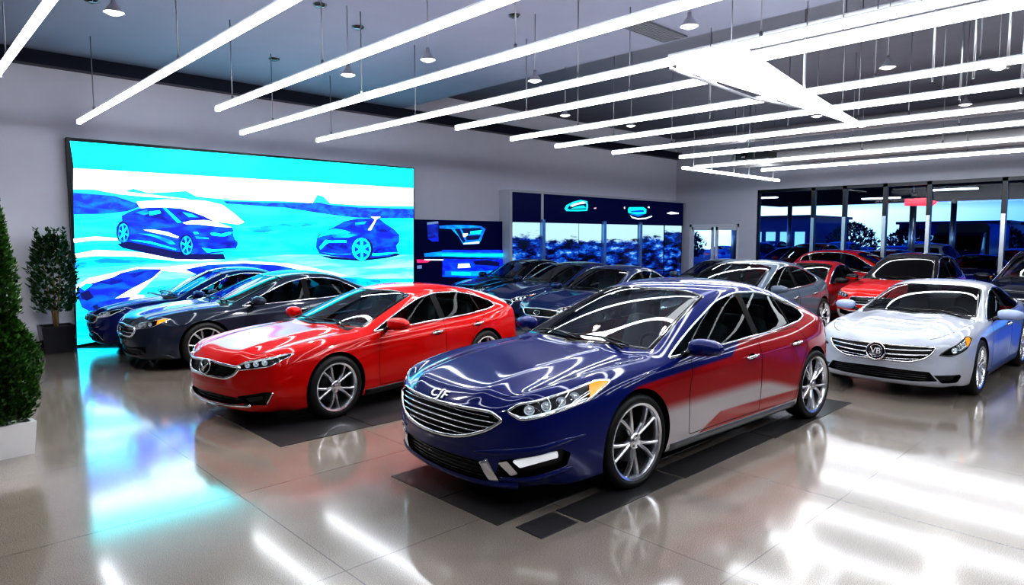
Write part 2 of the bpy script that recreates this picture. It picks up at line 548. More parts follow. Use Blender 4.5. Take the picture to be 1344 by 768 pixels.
_wheel_cache = {}
def add_wheels(car, o):
    key = (o.get('R', .345), o.get('wheel', 0), o.get('side', .085))
    if key not in _wheel_cache:
        ty, ri, di = wheel_meshes(key[0], key[0] - key[2], key[1])
        a = ty.obj('wheel', [M['rubber']]); b = ri.obj('alloy_rim', [M['alloy'], M['alloy_dark']]); c = di.obj('brake_disc', [M['alloy_dark'], M['void']])
        flat_by_angle(b, 40)
        _wheel_cache[key] = (a.data, b.data, c.data)
        for q in (a, b, c): bpy.data.objects.remove(q)
    ms = _wheel_cache[key]; ls = o.get('l', 1) ; ws = o.get('w', 1)
    for x in [q * ls for q in o.get('ax', (-1.38, 1.42))]:
        for s in (-1, 1):
            w = link(bpy.data.objects.new('wheel', ms[0]), car)
            w.location = (x, s * (.795 * ws), key[0]); w.rotation_euler = (0, .4 * x, 0 if s < 0 else math.pi)
            link(bpy.data.objects.new('alloy_rim', ms[1]), w); link(bpy.data.objects.new('brake_disc', ms[2]), w)

# ------------------------------------------------------------------ a car
DLO = {'hatch': [(-.74, .918, .03), (-.30, 1.105, .10), (.20, 1.298, .12), (.55, 1.352, .1), (.97, 1.338, .1), (1.30, 1.272, .08), (1.66, 1.135, .05), (1.69, 1.065, .05), (1.48, 1.022, .1), (.97, .985, .1), (.2, .953, .1)],
       'sedan': [(-.74, .918, .03), (-.30, 1.105, .10), (.20, 1.298, .12), (.55, 1.352, .1), (.95, 1.338, .1), (1.22, 1.278, .08), (1.52, 1.12, .05), (1.55, 1.06, .04), (1.40, 1.02, .1), (.97, .985, .1), (.2, .953, .1)],
       'suv': [(-.74, .918, .03), (-.30, 1.14, .10), (.20, 1.41, .12), (.55, 1.475, .1), (1.0, 1.485, .1), (1.45, 1.46, .08), (1.80, 1.35, .06), (1.90, 1.10, .05), (1.6, 1.02, .1), (.97, .985, .1), (.2, .953, .1)]}
def scale_poly(P, o):
    ls, hs, up = o.get('l', 1), o.get('h', 1), o.get('up', 0)
    rf = o.get('roof', 0.0) if o.get('tail') != 'suv' else 0.0
    return [(q[0] * ls, (q[1] + rf * min(1, max(0, (q[1] - .93) / .45))) * hs + up) + tuple(q[2:]) for q in P]
def scale_front(P, o):
    ws, hs, up = o.get('w', 1), o.get('h', 1), o.get('up', 0)
    return [(q[0] * ws, q[1] * hs + up) + tuple(q[2:]) for q in P]

def build_car(name, o, pm, lev=3):
    """o: shape and trim options, pm: paint material. Returns the Empty that carries all parts. Front is -x."""
    S = Surf(o, lev)
    car = link(bpy.data.objects.new(name, None)); car.empty_display_size = .3
    body_t = o.get('tail', 'hatch')
    ls, ws, hs, up = o.get('l', 1), o.get('w', 1), o.get('h', 1), o.get('up', 0)
    P_ = dict(ARCH=1, PIL=2, FW=3, RW=4, QW=5, WS=6, BL=7, HOOD=8, FD=9, RD=10, GR=11, HL=12, LO=13, FOG=14, TL=15, CLAD=16, STR=17)
    R = o.get('R', .345); ra = R + o.get('gap', .034); AX = o.get('ax', (-1.38, 1.42))
    for x in (AX[0] * ls, AX[1] * ls):
        P = [(x + ra * math.cos(2 * math.pi * k / 44), R + ra * math.sin(2 * math.pi * k / 44)) for k in range(44)]
        P = [(u, max(v, -.1)) for u, v in P]
        S.cut(SIDE, P, P_['ARCH'], lambda c: c.y > .45)
    dlo = round_poly(scale_poly(DLO[body_t], o), .05, 5)
    S.cut(SIDE, dlo, P_['PIL'], lambda c: c.y > .4 and c.z > .85)
    BX = o.get('B', .46); DF = o.get('DF', -.70); bx = (BX - .02) * ls; qx = (1.30 if body_t != 'suv' else 1.36) * ls
    def sub(a, b, top=2.0, lean=0.0):
        return [(a, .5), (b - lean * .3, .5), (b + lean, 2.0), (a - 0, 2.0)]
    inner = [(u, v) for u, v in dlo]
    S.cut(SIDE, [(-3, .5), (bx - .05, .5), (bx + .015, 2), (-3, 2)], P_['FW'], lambda c: c.y > .4, only=P_['PIL'])
    S.cut(SIDE, [(bx + .05, .5), (qx - .03, .5), (qx - .10, 2), (bx + .115, 2)], P_['RW'], lambda c: c.y > .4, only=P_['PIL'])
    S.cut(SIDE, [(qx + .0, .5), (3, .5), (3, 2), (qx - .07, 2)], P_['QW'], lambda c: c.y > .4, only=P_['PIL'])
    wsP = [(-1.03, -.1), (-1.03, 0), (-.97, .35), (-.815, .695), (-.36, .632), (.105, .567), (.07, .3), (.03, 0), (.03, -.1)]
    wsP = [(u * ls, v * ws) for u, v in wsP]
    S.cut(TOP, wsP, P_['WS'], lambda c: c.z > .9)
    if body_t == 'sedan': blP = [(1.20, -.1), (1.20, 0), (1.23, .46), (1.58, .52), (1.66, .35), (1.68, -.1)]
    elif body_t == 'suv': blP = [(1.93, -.1), (1.93, 0), (1.92, .5), (2.08, .56), (2.11, .35), (2.115, -.1)]
    else: blP = [(1.36, -.1), (1.36, 0), (1.37, .44), (1.85, .50), (1.97, .30), (2.0, -.1)]
    blP = [(u * ls, v * ws) for u, v in blP]
    S.cut(TOP, blP, P_['BL'], lambda c: c.z > .9)
    hoodP = round_poly([(-2.29, -.15), (-2.262, .36, .1), (-2.15, .60, .08), (-1.92, .70, .1), (-1.5, .745, .1), (-1.12, .755, .05), (-.93, .715, .03), (-1.03, .35, .1), (-1.085, -.15)], .05, 3)
    hoodP = [(u * ls, v * ws) for u, v in hoodP]
    # --- front end
    gp = round_poly(scale_front(o['grille'], o), .02, 4)
    S.cut(FRONT, gp, P_['GR'])
    hd = o.get('hl_deg', 45); HV = diag(hd)
    hl = round_poly(scale_front(o['headlight'], o), .015, 3)
    S.cut(HV, hl, P_['HL'])
    if o.get('lower'):
        lp = round_poly(scale_front(o['lower'], o), .015, 3); S.cut(FRONT, lp, P_['LO'])
    FV = diag(40)
    if o.get('fog'):
        fp = round_poly(scale_front(o['fog'], o), .012, 3); S.cut(FV, fp, P_['FOG'])
    S.cut(TOP, hoodP, P_['HOOD'], lambda c: c.z > .6 and c.x < -.8)
    fd = [(DF - .01, .275, .03), (DF - .04, .62, .1), (DF + .04, .885, .02), (.2, .930, .1), (BX, .942, .0), (BX - .01, .275, .0)]
    rd = [(BX + .002, .943, 0), (.97, .966, .1), (1.36, .985, .06), (AX[1] - .18, .80, .1), (AX[1] - .37, .58, .1), (AX[1] - .44, .275, .03), (BX - .008, .275, 0)]
    fd = round_poly(scale_poly(fd, o)); rd = round_poly(scale_poly(rd, o))
    S.cut(SIDE, fd, P_['FD'], lambda c: c.y > .6); S.cut(SIDE, rd, P_['RD'], lambda c: c.y > .6)
    RV = diag_rear(40)
    tlp = round_poly(scale_front(o.get('tail_lamp', [(-1.22, .86), (-.78, .90), (-.72, .86), (-.80, .78), (-1.20, .76)]), o), .02, 3)
    S.cut(RV, tlp, P_['TL'], lambda c: c.x > 1.4)

    # --- painted panels
    body = S.part('body', 0, pm, car)
    S.part('hood', P_['HOOD'], pm, car)
    g = Geo()
    hp, hn = S.path(TOP, [q for q in hoodP if q[1] > 0.0 and not (q[0] < -2.2 * ls)], .03, closed=False)
    g.ribbon(hp, hn, .007, .001, 0); g.mirror_y(); obj_each(g, 'hood_gap', [M['seam']], car)
    doors = {}
    for s in (-1, 1):
        for nm, pid, P in (('front_door', P_['FD'], fd), ('rear_door', P_['RD'], rd)):
            d = S.part(nm, pid, pm, car, mirror=False, only_side=s); doors[nm, s] = d
            pts, nr = S.path(SIDE, P, .03)
            if s == -1:
                pts = [Vector((p.x, -p.y, p.z)) for p in pts]; nr = [Vector((p.x, -p.y, p.z)) for p in nr]
            gg = Geo(); gg.ribbon(pts, nr, .007, .0012, closed=True); gg.obj('door_gap', [M['seam']], d)
            # handle
            hx = (BX - .17 if nm == 'front_door' else BX + .66) * ls; hz = (.80 if nm == 'front_door' else .835) * hs + up
            h0 = S.hit(SIDE, hx, hz); n0 = S.normal_at(h0)
            hg = Geo(); K = 9; pp = []; rr = []
            for k in range(K):
                t = k / (K - 1); e = math.sin(math.pi * min(1, max(0, t))) ** .35 if 0 < t < 1 else 0
                q = S.hit(SIDE, hx - .10 + .2 * t, hz - .004 + .012 * t)
                pp.append(q + n0 * (.034 * e)); rr.append(.012 + .003 * e)
            hg.tube(pp, rr, 8)
            cup = Geo(); cp = [S.hit(SIDE, hx + .06 * math.cos(a), hz + .03 * math.sin(a)) + n0 * .0015 for a in [2 * math.pi * k / 16 for k in range(16)]]
            hg.add(cp, [tuple(range(16))], 1)
            if s == -1:
                for gg2 in (hg,): gg2.v = [Vector((p.x, -p.y, p.z)) for p in gg2.v]
            hg.obj('door_handle', [M['chrome'], M['void']], d)
    for s in (-1, 1):
        S.part('front_window', P_['FW'], M['glass'], doors['front_door', s], mirror=False, only_side=s, offset=-.004)
        S.part('rear_window', P_['RW'], M['glass'], doors['rear_door', s], mirror=False, only_side=s, offset=-.004)
        S.part('quarter_window', P_['QW'], M['glass'], car, mirror=False, only_side=s, offset=-.004)
    S.part('window_pillar', P_['PIL'], M['pillar'], car, offset=.001, each=True)
    S.part('windshield', P_['WS'], M['wglass'], car, offset=-.003)
    S.part('rear_windshield', P_['BL'], M['glass'], car, offset=-.003)
    # --- chrome line round the side windows, black seal round the windshield
    g = Geo(); pts, nr = S.path(SIDE, dlo, .03); g.ribbon(pts, nr, .020, .007, closed=True); g.mirror_y()
    obj_each(g, 'window_trim', [M['chrome'] if o.get('trim', 1) else M['gloss_black']], car)
    g = Geo()
    full = [q for q in wsP if q[1] >= 0]; full = full + [(u, -v) for u, v in reversed(full) if v > 0]
    pts, nr = S.path(TOP, full, .04); g.ribbon(pts, nr, .045, .002, closed=True); g.obj('windshield_seal', [M['gloss_black']], car); g = Geo()
    full = [q for q in blP if q[1] >= 0]; full = full + [(u, -v) for u, v in reversed(full) if v > 0]
    pts, nr = S.path(TOP, full, .04); g.ribbon(pts, nr, .04, .002, closed=True)
    g.obj('rear_windshield_seal', [M['gloss_black']], car)
    # --- wipers
    for y0, y1 in ((-.10, .50), (-.58, -.02)):
        g = Geo()
        pts, nr = S.path(TOP, [((-.95 + .10 * abs(y)) * ls, y) for y in np.linspace(y0, y1, 6)], .08, closed=False)
        g.tube([p + n * .02 for p, n in zip(pts, nr)], .008, 6)
        g.tube([pts[0] + nr[0] * .01 + Vector((-.08, 0, -.01)), pts[len(pts) // 2] + nr[0] * .024], .010, 6)
        g.obj('wiper', [M['black']], car)
    # --- wheel-arch lips, liners, floor pan, cabin shell
    g = Geo()
    for x in (AX[0] * ls, AX[1] * ls):
        a0 = -14
        ang = [math.radians(a0 + (180 - 2 * a0) * k / 30) for k in range(31)]
        prev = None; V = []; F = []
        for k, a in enumerate(ang):
            u, v = x + (ra - .004) * math.cos(a), R + (ra - .004) * math.sin(a)
            hpt = S.hit(SIDE, x + (ra + .003) * math.cos(a), max(R + (ra + .003) * math.sin(a), .2 * hs))
            yy = hpt.y if hpt else .85
            V += [(x + (ra + .002) * math.cos(a), yy + .0005, R + (ra + .002) * math.sin(a)), (u, yy - .03, v), (u, yy - .26, v), (x + .05 * math.cos(a), yy - .30, R + .05 * math.sin(a))]
            if k: F += [((k - 1) * 4 + q, (k - 1) * 4 + q + 1, k * 4 + q + 1, k * 4 + q) for q in range(3)]
        g.add(V, F, 0)
    g.mirror_y()
    g.box((0, 0, .24 * hs + up * .5), (4.1 * ls, 1.1 * ws, .10), 0)
    g.box((0, 0, .26 * hs + up * .5), (1.9 * ls, 1.66 * ws, .10), 0)
    g.box((AX[0] * ls, 0, .5), (.85 * ls, 1.02 * ws, .42), 0)
    g.obj('underbody', [M['void']], car, smooth=False)
    add_cabin(car, o)
    # --- grille
    dep = o.get('grille_depth', .035)
    g = Geo(); S.recess(g, P_['GR'], (dep, 0, 0)); g.mirror_y(); gr = g.obj('grille', [M['black']], car)
    def sym(P):
        h = [q for q in P if q[0] >= 0]
        return h + [(-u, v) for u, v in reversed(h) if u > 1e-4]
    pts, nr = S.path(FRONT, sym(gp), .02)
    fw = o.get('frame_w', .026)
    g = Geo(); g.ribbon(pts, nr, fw, .012, closed=True)
    g.obj('grille_frame', [M['chrome']], gr)
    for (z0, z1, yw, th) in o.get('bars', ()):
        ys = np.linspace(-yw, yw, 25) * ws
        V = []; F = []
        pts = []
        for y in ys:
            z = (z0 + (z1 - z0) * (1 - (abs(y) / (yw * ws)) ** 2)) * hs + up
            h = S.hit(FRONT, y, z)
            pts.append(h + Vector((.012, 0, 0)))
        for p in pts: V += [p + Vector((.012, 0, -th)), p + Vector((-.004, 0, -th * .5)), p + Vector((-.008, 0, 0)), p + Vector((-.004, 0, th * .5)), p + Vector((.012, 0, th))]
        for k in range(len(pts) - 1): F += [(k * 5 + q, (k + 1) * 5 + q, (k + 1) * 5 + q + 1, k * 5 + q + 1) for q in range(4)]
        Geo().add(V, F).obj('grille_bar', [M['chrome']], gr)
    if o.get('mesh'):
        g = Geo()
        for z in np.arange(o['mesh'][0], o['mesh'][1], .022):
            yy = np.linspace(-o['mesh'][2], o['mesh'][2], 15)
            pts = [S.hit(FRONT, y, z * hs + up) + Vector((.02, 0, 0)) for y in yy]
            g.tube(pts, .005, 5)
        g.obj('grille_mesh', [M['gloss_black']], gr)
    # --- headlights
    for s in (-1, 1):
        fl = (lambda L: [Vector((p.x, p.y * s, p.z)) for p in L])
        g = Geo(); din = -(HV.a * -1); S.recess(g, P_['HL'], HV.a * .045, 0, 0); g.v = fl(g.v)
        h = g.obj('headlight', [M['black']], car)
        pts, nr = S.path(HV, hl, .015)
        g = Geo(); g.ribbon(fl(pts), fl(nr), o.get('hl_rim', .016), .004, closed=True); g.obj('headlight_trim', [M['chrome'] if o.get('hl_chrome', 1) else M['gloss_black']], h)
        V, F = S.faces(P_['HL']); g = Geo(); g.add(fl(V), F); g.obj('headlight_lens', [M['lens']], h)
        # reflector bowls and projector lenses
        g = Geo(); us = [q[0] for q in hl]; u0, u1 = min(us), max(us)
        def mid(u):
            vv = []
            for a, b in zip(hl, hl[1:] + hl[:1]):
                if (a[0] - u) * (b[0] - u) <= 0 and abs(a[0] - b[0]) > 1e-6: vv.append(a[1] + (b[1] - a[1]) * (u - a[0]) / (b[0] - a[0]))
            return min(vv), max(vv)
        for t in o.get('bulbs', (.22, .40, .56)):
            u = u0 + (u1 - u0) * t; lo, hi = mid(u); rr = (hi - lo) * .36
            p = S.hit(HV, u, (lo + hi) / 2)
            if p is None: continue
            ax = HV.a
            ring = []; n = 16; prof = [(1.0, .012), (.95, .02), (.62, .04), (.60, .022), (.42, .012), (.0, .008)]
            V = []; F = []
            for k in range(n):
                an = 2 * math.pi * k / n
                for q, dd in prof: V.append(p + ax * dd + HV.u * (math.cos(an) * rr * q) + Vector((0, 0, math.sin(an) * rr * q)))
            K = len(prof)
            for k in range(n):
                j = (k + 1) % n
                for q in range(K - 1): F.append((k * K + q, j * K + q, j * K + q + 1, k * K + q + 1))
            g.add(V, F)
        g.v = fl(g.v); obj_each(g, 'lamp_reflector', [M['lamp']], h)
        if o.get('drl'):   # light strip along one edge of the lamp
            e0, e1, off = o['drl']
            g = Geo(); L = []; Nn = []
            for t in np.linspace(e0, e1, 14):
                u = u0 + (u1 - u0) * t; lo, hi = mid(u); p = S.hit(HV, u, lo + (hi - lo) * off)
                if p: L.append(p + HV.a * .006); Nn.append(-HV.a)
            g.ribbon(fl(L), fl(Nn), .012, .003); g.obj('running_light', [M['led']], h)
        if o.get('amber'):
            t0, t1 = o['amber']; g = Geo(); V = []; F = []
            for k, t in enumerate(np.linspace(t0, t1, 10)):
                u = u0 + (u1 - u0) * t; lo, hi = mid(u)
                for q in (.08, .5, .92):
                    p = S.hit(HV, u, lo + (hi - lo) * q); V.append(p + S.normal_at(p) * .003)
                if k: F += [((k - 1) * 3, k * 3, k * 3 + 1, (k - 1) * 3 + 1), ((k - 1) * 3 + 1, k * 3 + 1, k * 3 + 2, (k - 1) * 3 + 2)]
            g.add(V, F); g.v = fl(g.v); am = g.obj('turn_signal', [M['amber']], h); am['label'] = 'amber turn signal'
    # --- lower intake, fog pockets
    if o.get('lower'):
        g = Geo(); S.recess(g, P_['LO'], (.05, 0, 0), 0, 0); g.mirror_y(); lo_ = g.obj('lower_intake', [M['black']], car)
        g = Geo(); zs = [q[1] for q in o['lower']]; yw = max(q[0] for q in o['lower']) * .9 * ws
        for z in np.arange(min(zs) + .03, max(zs) - .015, .03):
            pts = [S.hit(FRONT, y, z * hs + up) + Vector((.03, 0, 0)) for y in np.linspace(-yw, yw, 15)]
            g.tube(pts, .006, 5)
        obj_each(g, 'intake_slat', [M['gloss_black']], lo_)
    if o.get('fog'):
        for s in (-1, 1):
            fl = (lambda L: [Vector((p.x, p.y * s, p.z)) for p in L])
            g = Geo(); S.recess(g, P_['FOG'], FV.a * .05, 0, 0); g.v = fl(g.v); fo = g.obj('fog_lamp_pocket', [M['black']], car)
            for (P, mat, nm, off) in o.get('fog_bits', ()):
                PP = round_poly(scale_front(P, o), .01, 2)
                V = []; n = len(PP); c = Vector((0, 0, 0))
                for q in PP:
                    h = S.hit(FV, q[0], q[1]); V.append(h + S.normal_at(h) * off); c += V[-1]
                V2 = [v + FV.a * .03 for v in V]
                g = Geo(); g.add(fl(V + V2), [tuple(range(n))] + [(k, n + k, n + (k + 1) % n, (k + 1) % n) for k in range(n)])
                flat_by_angle(g.obj(nm, [M[mat]], fo), 40)
    for (P, mat, nm, w) in o.get('strips', ()):       # bright strips on the bumper, diag view
        for s in (-1, 1):
            pts, nr = S.path(FV, scale_front(P, o), .03, closed=False)
            pts = [Vector((p.x, p.y * s, p.z)) for p in pts]; nr = [Vector((p.x, p.y * s, p.z)) for p in nr]
            g = Geo(); g.ribbon(pts, nr, w, .008); g.obj(nm, [M[mat]], car)
    for (P, w, h) in o.get('ridges', ()):
        for s in (-1, 1):
            pts, nr = S.path(FV, scale_front(P, o), .03, closed=False)
            pts = [Vector((p.x, p.y * s, p.z)) for p in pts]; nr = [Vector((p.x, p.y * s, p.z)) for p in nr]
            n_ = len(pts); g = Geo(); g.ribbon(pts, nr, [w * max(.1, math.sin(math.pi * k / (n_ - 1)) ** .6) for k in range(n_)], h); g.obj('bumper_ridge', [pm], car)
    if o.get('lip'):
        pts = []; nr = []
        for y in np.linspace(-.68, .68, 31) * ws:
            hh = S.hit(FRONT, y, (o['lip'] + .03 * (abs(y) / .68) ** 3) * hs + up)
            pts.append(hh); nr.append(S.normal_at(hh))
        g = Geo(); g.ribbon(pts, nr, .06, .028); g.obj('bumper_lip', [pm], car)
    if o.get('chin'):       # chrome line across the whole bumper foot
        ys = np.linspace(-.60, .60, 31) * ws
        pts = []; nr = []
        for y in ys:
            h = S.hit(FRONT, y, (o['chin'] + .03 * (abs(y) / .6) ** 2) * hs + up); pts.append(h); nr.append(S.normal_at(h))
        g = Geo(); g.ribbon(pts, nr, .03, .010); g.obj('chin_trim', [M['chrome']], car)
    # --- emblem
    em = o.get('emblem')
    if em:
        add_emblem(car, S, em, hs, up)
    # --- side sill strip
    g = Geo(); pts, nr = S.path(SIDE, [((AX[0] + .42) * ls, .215 * hs + up * .7), ((AX[1] - .43) * ls, .22 * hs + up * .7)], .08, closed=False)
    g.ribbon(pts, nr, .075, .01); g.mirror_y(); obj_each(g, 'side_sill', [M['black'] if not o.get('sill') else M[o['sill']]], car)
    if o.get('side_chrome'):
        g = Geo(); pts, nr = S.path(SIDE, [((AX[0] + .42) * ls, .27 * hs + up * .7), ((AX[1] - .43) * ls, .275 * hs + up * .7)], .08, closed=False)
        g.ribbon(pts, nr, .016, .006); g.mirror_y(); obj_each(g, 'sill_trim', [M['chrome']], car)
    # --- tail lights
    V, F = S.faces(P_['TL'])
    if F:
        for s in (-1, 1):
            N = [S.normal_at(v) for v in V]
            g = Geo(); g.add([Vector((p.x, p.y * s, p.z)) + Vector((n.x, n.y * s, n.z)) * .004 for p, n in zip(V, N)], F); g.obj('tail_light', [M['redlens']], car)
    add_mirrors(car, o, pm, S)
    add_wheels(car, o)
    S.bm.free()
    return car

def add_mirrors(car, o, pm, S):
    ls, ws, hs, up = o.get('l', 1), o.get('w', 1), o.get('h', 1), o.get('up', 0)
    for s in (-1, 1):
        g = Geo()
        # housing: rings along y
        prof = [(0.0, .50, .62), (.03, .86, .86), (.10, 1.0, 1.0), (.17, .95, .92), (.225, .72, .66), (.25, .35, .32)]
        n = 14; V = []; F = []
        for (yy, sx, sz) in prof:
            for k in range(n):
                a = 2 * math.pi * k / n
                x = math.cos(a); z = math.sin(a)
                x = math.copysign(abs(x) ** .8, x); z = math.copysign(abs(z) ** .8, z)
                V.append((x * .088 * sx + (.03 * yy / .25), yy * 1.1, z * .080 * sz + (.0 if z > 0 else .012 * sz)))
        for i in range(len(prof) - 1):
            for k in range(n): F.append((i * n + k, i * n + (k + 1) % n, (i + 1) * n + (k + 1) % n, (i + 1) * n + k))
        F.append(tuple(range(n))[::-1]); F.append(tuple((len(prof) - 1) * n + k for k in range(n)))
        base = Vector((-.56 * ls, .905 * ws, 1.0 * hs + up))
        g.v = [Vector(v) + base for v in V]; g.f = F; g.m = [0] * len(F)
        if s < 0: g.v = [Vector((p.x, -p.y, p.z)) for p in g.v]; g.f = [q[::-1] for q in g.f]
        mo = g.obj('side_mirror', [pm], car)
        st = Geo(); st.tube([(-.58 * ls, s * .845 * ws, .925 * hs + up), (-.565 * ls, s * .89 * ws, .95 * hs + up), (-.55 * ls, s * .98 * ws, .95 * hs + up)], [.03, .026, .018], 8)
        st.obj('mirror_arm', [M['gloss_black']], mo)
        gl = Geo(); pts = [(base.x + .075, s * (base.y + .115 + .085 * math.cos(a)), base.z + .004 + .048 * math.sin(a)) for a in [2 * math.pi * k / 18 for k in range(18)]]
        pts2 = [(p[0] + .004, p[1], p[2]) for p in pts]
        gl.add(pts2, [tuple(range(18))]); gl.obj('mirror_glass', [M['chrome']], mo)

_cab = {}
def add_cabin(car, o):
    ls, ws, hs, up = o.get('l', 1), o.get('w', 1), o.get('h', 1), o.get('up', 0)
    if not _cab:
        def rbox(g, c, d, tilt=0, taper=1.0):
            x, y, z = d[0] / 2, d[1] / 2, d[2] / 2
            P = []
            for sz in (-1, 1):
                k = taper if sz > 0 else 1
                for sx, sy in ((-1, -1), (1, -1), (1, 1), (-1, 1)): P.append(Vector((sx * x, sy * y * k, sz * z)))
            P = [Matrix.Rotation(tilt, 3, 'Y') @ p + Vector(c) for p in P]
            g.add(P, [(3, 2, 1, 0), (4, 5, 6, 7), (0, 1, 5, 4), (1, 2, 6, 5), (2, 3, 7, 6), (3, 0, 4, 7)])
        g = Geo(); rbox(g, (0, 0, .10), (.54, .52, .20)); rbox(g, (.30, 0, .42), (.17, .50, .66), .30, .78); rbox(g, (.43, 0, .80), (.12, .27, .20), .22, .9)
        a = sub_geo(g, 2, 'seat', [M['seat']], crease=.45)
        g = Geo(); rbox(g, (0, 0, .10), (.54, 1.30, .20)); rbox(g, (.30, 0, .42), (.17, 1.26, .62), .36, .88)
        for y in (-.36, .36): rbox(g, (.45, y, .76), (.11, .25, .15), .25, .9)
        b = sub_geo(g, 2, 'rear_seat', [M['seat']], crease=.45)
        g = Geo(); rbox(g, (-.52, 0, .80), (.55, 1.36, .22), .12); rbox(g, (-.44, -.36, .885), (.2, .34, .08), .0)
        c = sub_geo(g, 2, 'dashboard', [M['dash']], crease=.55)
        g = Geo(); g.lathe([(.185 + .016 * math.cos(q), .016 * math.sin(q)) for q in [2 * math.pi * k / 8 for k in range(8)]], axis='X', n=28, close=True)
        for an in (.1, math.pi - .1, -math.pi / 2): g.tube([(0, .03 * math.cos(an), .03 * math.sin(an)), (0, .18 * math.cos(an), .18 * math.sin(an))], .02, 6)
        g.lathe([(.06, -.02), (.05, .02), (.001, .03)], axis='X', n=16)
        d = g.obj('steering_wheel', [M['dash']])
        _cab.update(seat=a.data, rear=b.data, dash=c.data, wheel=d.data)
        for q in (a, b, c, d): bpy.data.objects.remove(q)
    for nm, me, loc, rot in (('seat', 'seat', (.16, -.37, .36), 0), ('seat', 'seat', (.16, .37, .36), 0), ('rear_seat', 'rear', (.98, 0, .36), 0),
                             ('dashboard', 'dash', (-.16, 0, 0), 0), ('steering_wheel', 'wheel', (-.27, -.37, .86), -.4)):
        q = link(bpy.data.objects.new(nm, _cab[me]), car)
        q.location = (loc[0] * ls, loc[1] * ws, loc[2] * hs + up); q.rotation_euler = (0, rot, 0)

def text_geo(body, size, extr, mat, name, parent, font_sx=1.0):
    cu = bpy.data.curves.new('txt', 'FONT'); cu.body = body; cu.size = size; cu.extrude = extr; cu.align_x = 'CENTER'; cu.align_y = 'CENTER'
    cu.resolution_u = 3; cu.offset = size * .012
    o = bpy.data.objects.new('txt', cu); COL.objects.link(o)
    dg = bpy.context.evaluated_depsgraph_get(); me = bpy.data.meshes.new_from_object(o.evaluated_get(dg))
    bpy.data.objects.remove(o); bpy.data.curves.remove(cu)
    me.name = name; me.materials.clear(); me.materials.append(mat)
    return link(bpy.data.objects.new(name, me), parent)

def add_emblem(car, S, em, hs, up):
    kind, z, r = em
    z = z * hs + up
    p = S.hit(FRONT, 0, z)
    n = S.normal_at(p); n.y = 0; n.normalize()
    lean = math.atan2(n.z, -n.x)
    g = Geo()
    def disc(rr, h, m, ry=1.0):
        n_ = 28
        V = [(-h, rr * math.cos(2 * math.pi * k / n_), rr * ry * math.sin(2 * math.pi * k / n_)) for k in range(n_)]
        g.add(V + [(0.012, a, b) for _, a, b in V], [tuple(range(n_))] + [(k, (k + 1) % n_, n_ + (k + 1) % n_, n_ + k) for k in range(n_)], m)
    def ring(rr, t, h, ry=1.0, m=0):
        n_ = 32
        g.tube([(-h, rr * math.cos(2 * math.pi * k / n_), rr * ry * math.sin(2 * math.pi * k / n_)) for k in range(n_)], t, 6, m, closed=True)
    if kind == 'script':
        e = text_geo('C\u0283F', r * 2.2, .004, M['badge'], 'emblem', car)
        e.data.transform(Matrix.Scale(1.35, 4, (1, 0, 0)))
        e.location = p + n * .008
        e.rotation_euler = (math.pi / 2 - lean, 0, -math.pi / 2)
        return
    if kind == 'wings':          # oval badge with a pair of wings
        disc(r * .86, .010, 1, .72); ring(r * .9, .007, .012, .74)
        for s in (-1, 1):
            g.tube([(-.022, s * r * .05, -r * .35), (-.024, s * r * .3, r * .05), (-.022, s * r * .62, r * .28)], [.010, .012, .004], 6)
        g.tube([(-.022, -r * .5, 0), (-.024, 0, -.1 * r), (-.022, r * .5, 0)], [.004, .01, .004], 6)
    elif kind == 'round':        # ring badge with letters
        disc(r * .95, .012, 1); ring(r, .009, .014); ring(r * .72, .004, .014)
    elif kind == 'oval':
        disc(r, .012, 1, .5); ring(r, .006, .014, .5)
    o = g.obj('emblem', [M['chrome'], M['gloss_black']], car)
    o.location = p + n * .012; o.rotation_euler = (0, lean, 0)
    if kind == 'round':
        t = text_geo('VB', r * .95, .003, M['badge'], 'emblem_letters', o)
        t.location = (-.016, 0, 0); t.rotation_euler = (math.pi / 2, 0, -math.pi / 2)

# trim of the different models --------------------------------------------------
HERO = dict(tail='hatch', wheel=0, R=.372, side=.072, gap=.045, ax=(-1.20, 1.68),
    B=.58, DF=-.52,
    grille=[(-.05, .695), (0, .695), (.40, .702, .06), (.53, .70, .04), (.61, .655, .02), (.53, .585, .05), (.36, .515, .1), (.15, .487, .1), (-.05, .482)],
    bars=[(.667, .680, .52, .006), (.632, .645, .57, .006), (.597, .606, .55, .006), (.562, .566, .48, .006), (.530, .526, .37, .005)], frame_w=.024,
    headlight=[(-1.15, .715, .015), (-1.06, .665, .03), (-.60, .755, .03), (-.43, .850, .03), (-.54, .862, .03), (-1.08, .762, .03)],
    amber=(.78, .985), bulbs=(.20, .36, .50, .63), drl=(.06, .76, .12), hl_rim=.020,
    lower=[(-.05, .36), (0, .36), (.50, .36), (.64, .205), (.48, .19), (-.05, .18)],
    fog=[(-1.02, .385), (-.86, .42), (-.62, .465), (-.55, .42), (-.58, .335), (-.86, .275), (-1.05, .27)],
    fog_bits=[([(-.93, .385), (-.64, .445), (-.63, .405), (-.88, .345)], 'led', 'fog_lamp', .0), ([(-1.03, .365), (-.965, .385), (-.89, .305), (-.94, .285)], 'chrome', 'fog_lamp_fin', .004)],
    strips=[([(-1.14, .365), (-1.06, .215)], 'chrome', 'bumper_strip', .085)],
    ridges=[([(-1.20, .42), (-1.0, .435), (-.80, .465), (-.60, .51), (-.46, .53)], .06, .007), ([(-1.02, .245), (-.80, .255), (-.54, .32)], .06, .008)], lip=.185,
    emblem=('script', .735, .045), sill='sillgrey')
M['sillgrey'] = pbr('sill_grey', (.10, .10, .105), .3, coat=.6)
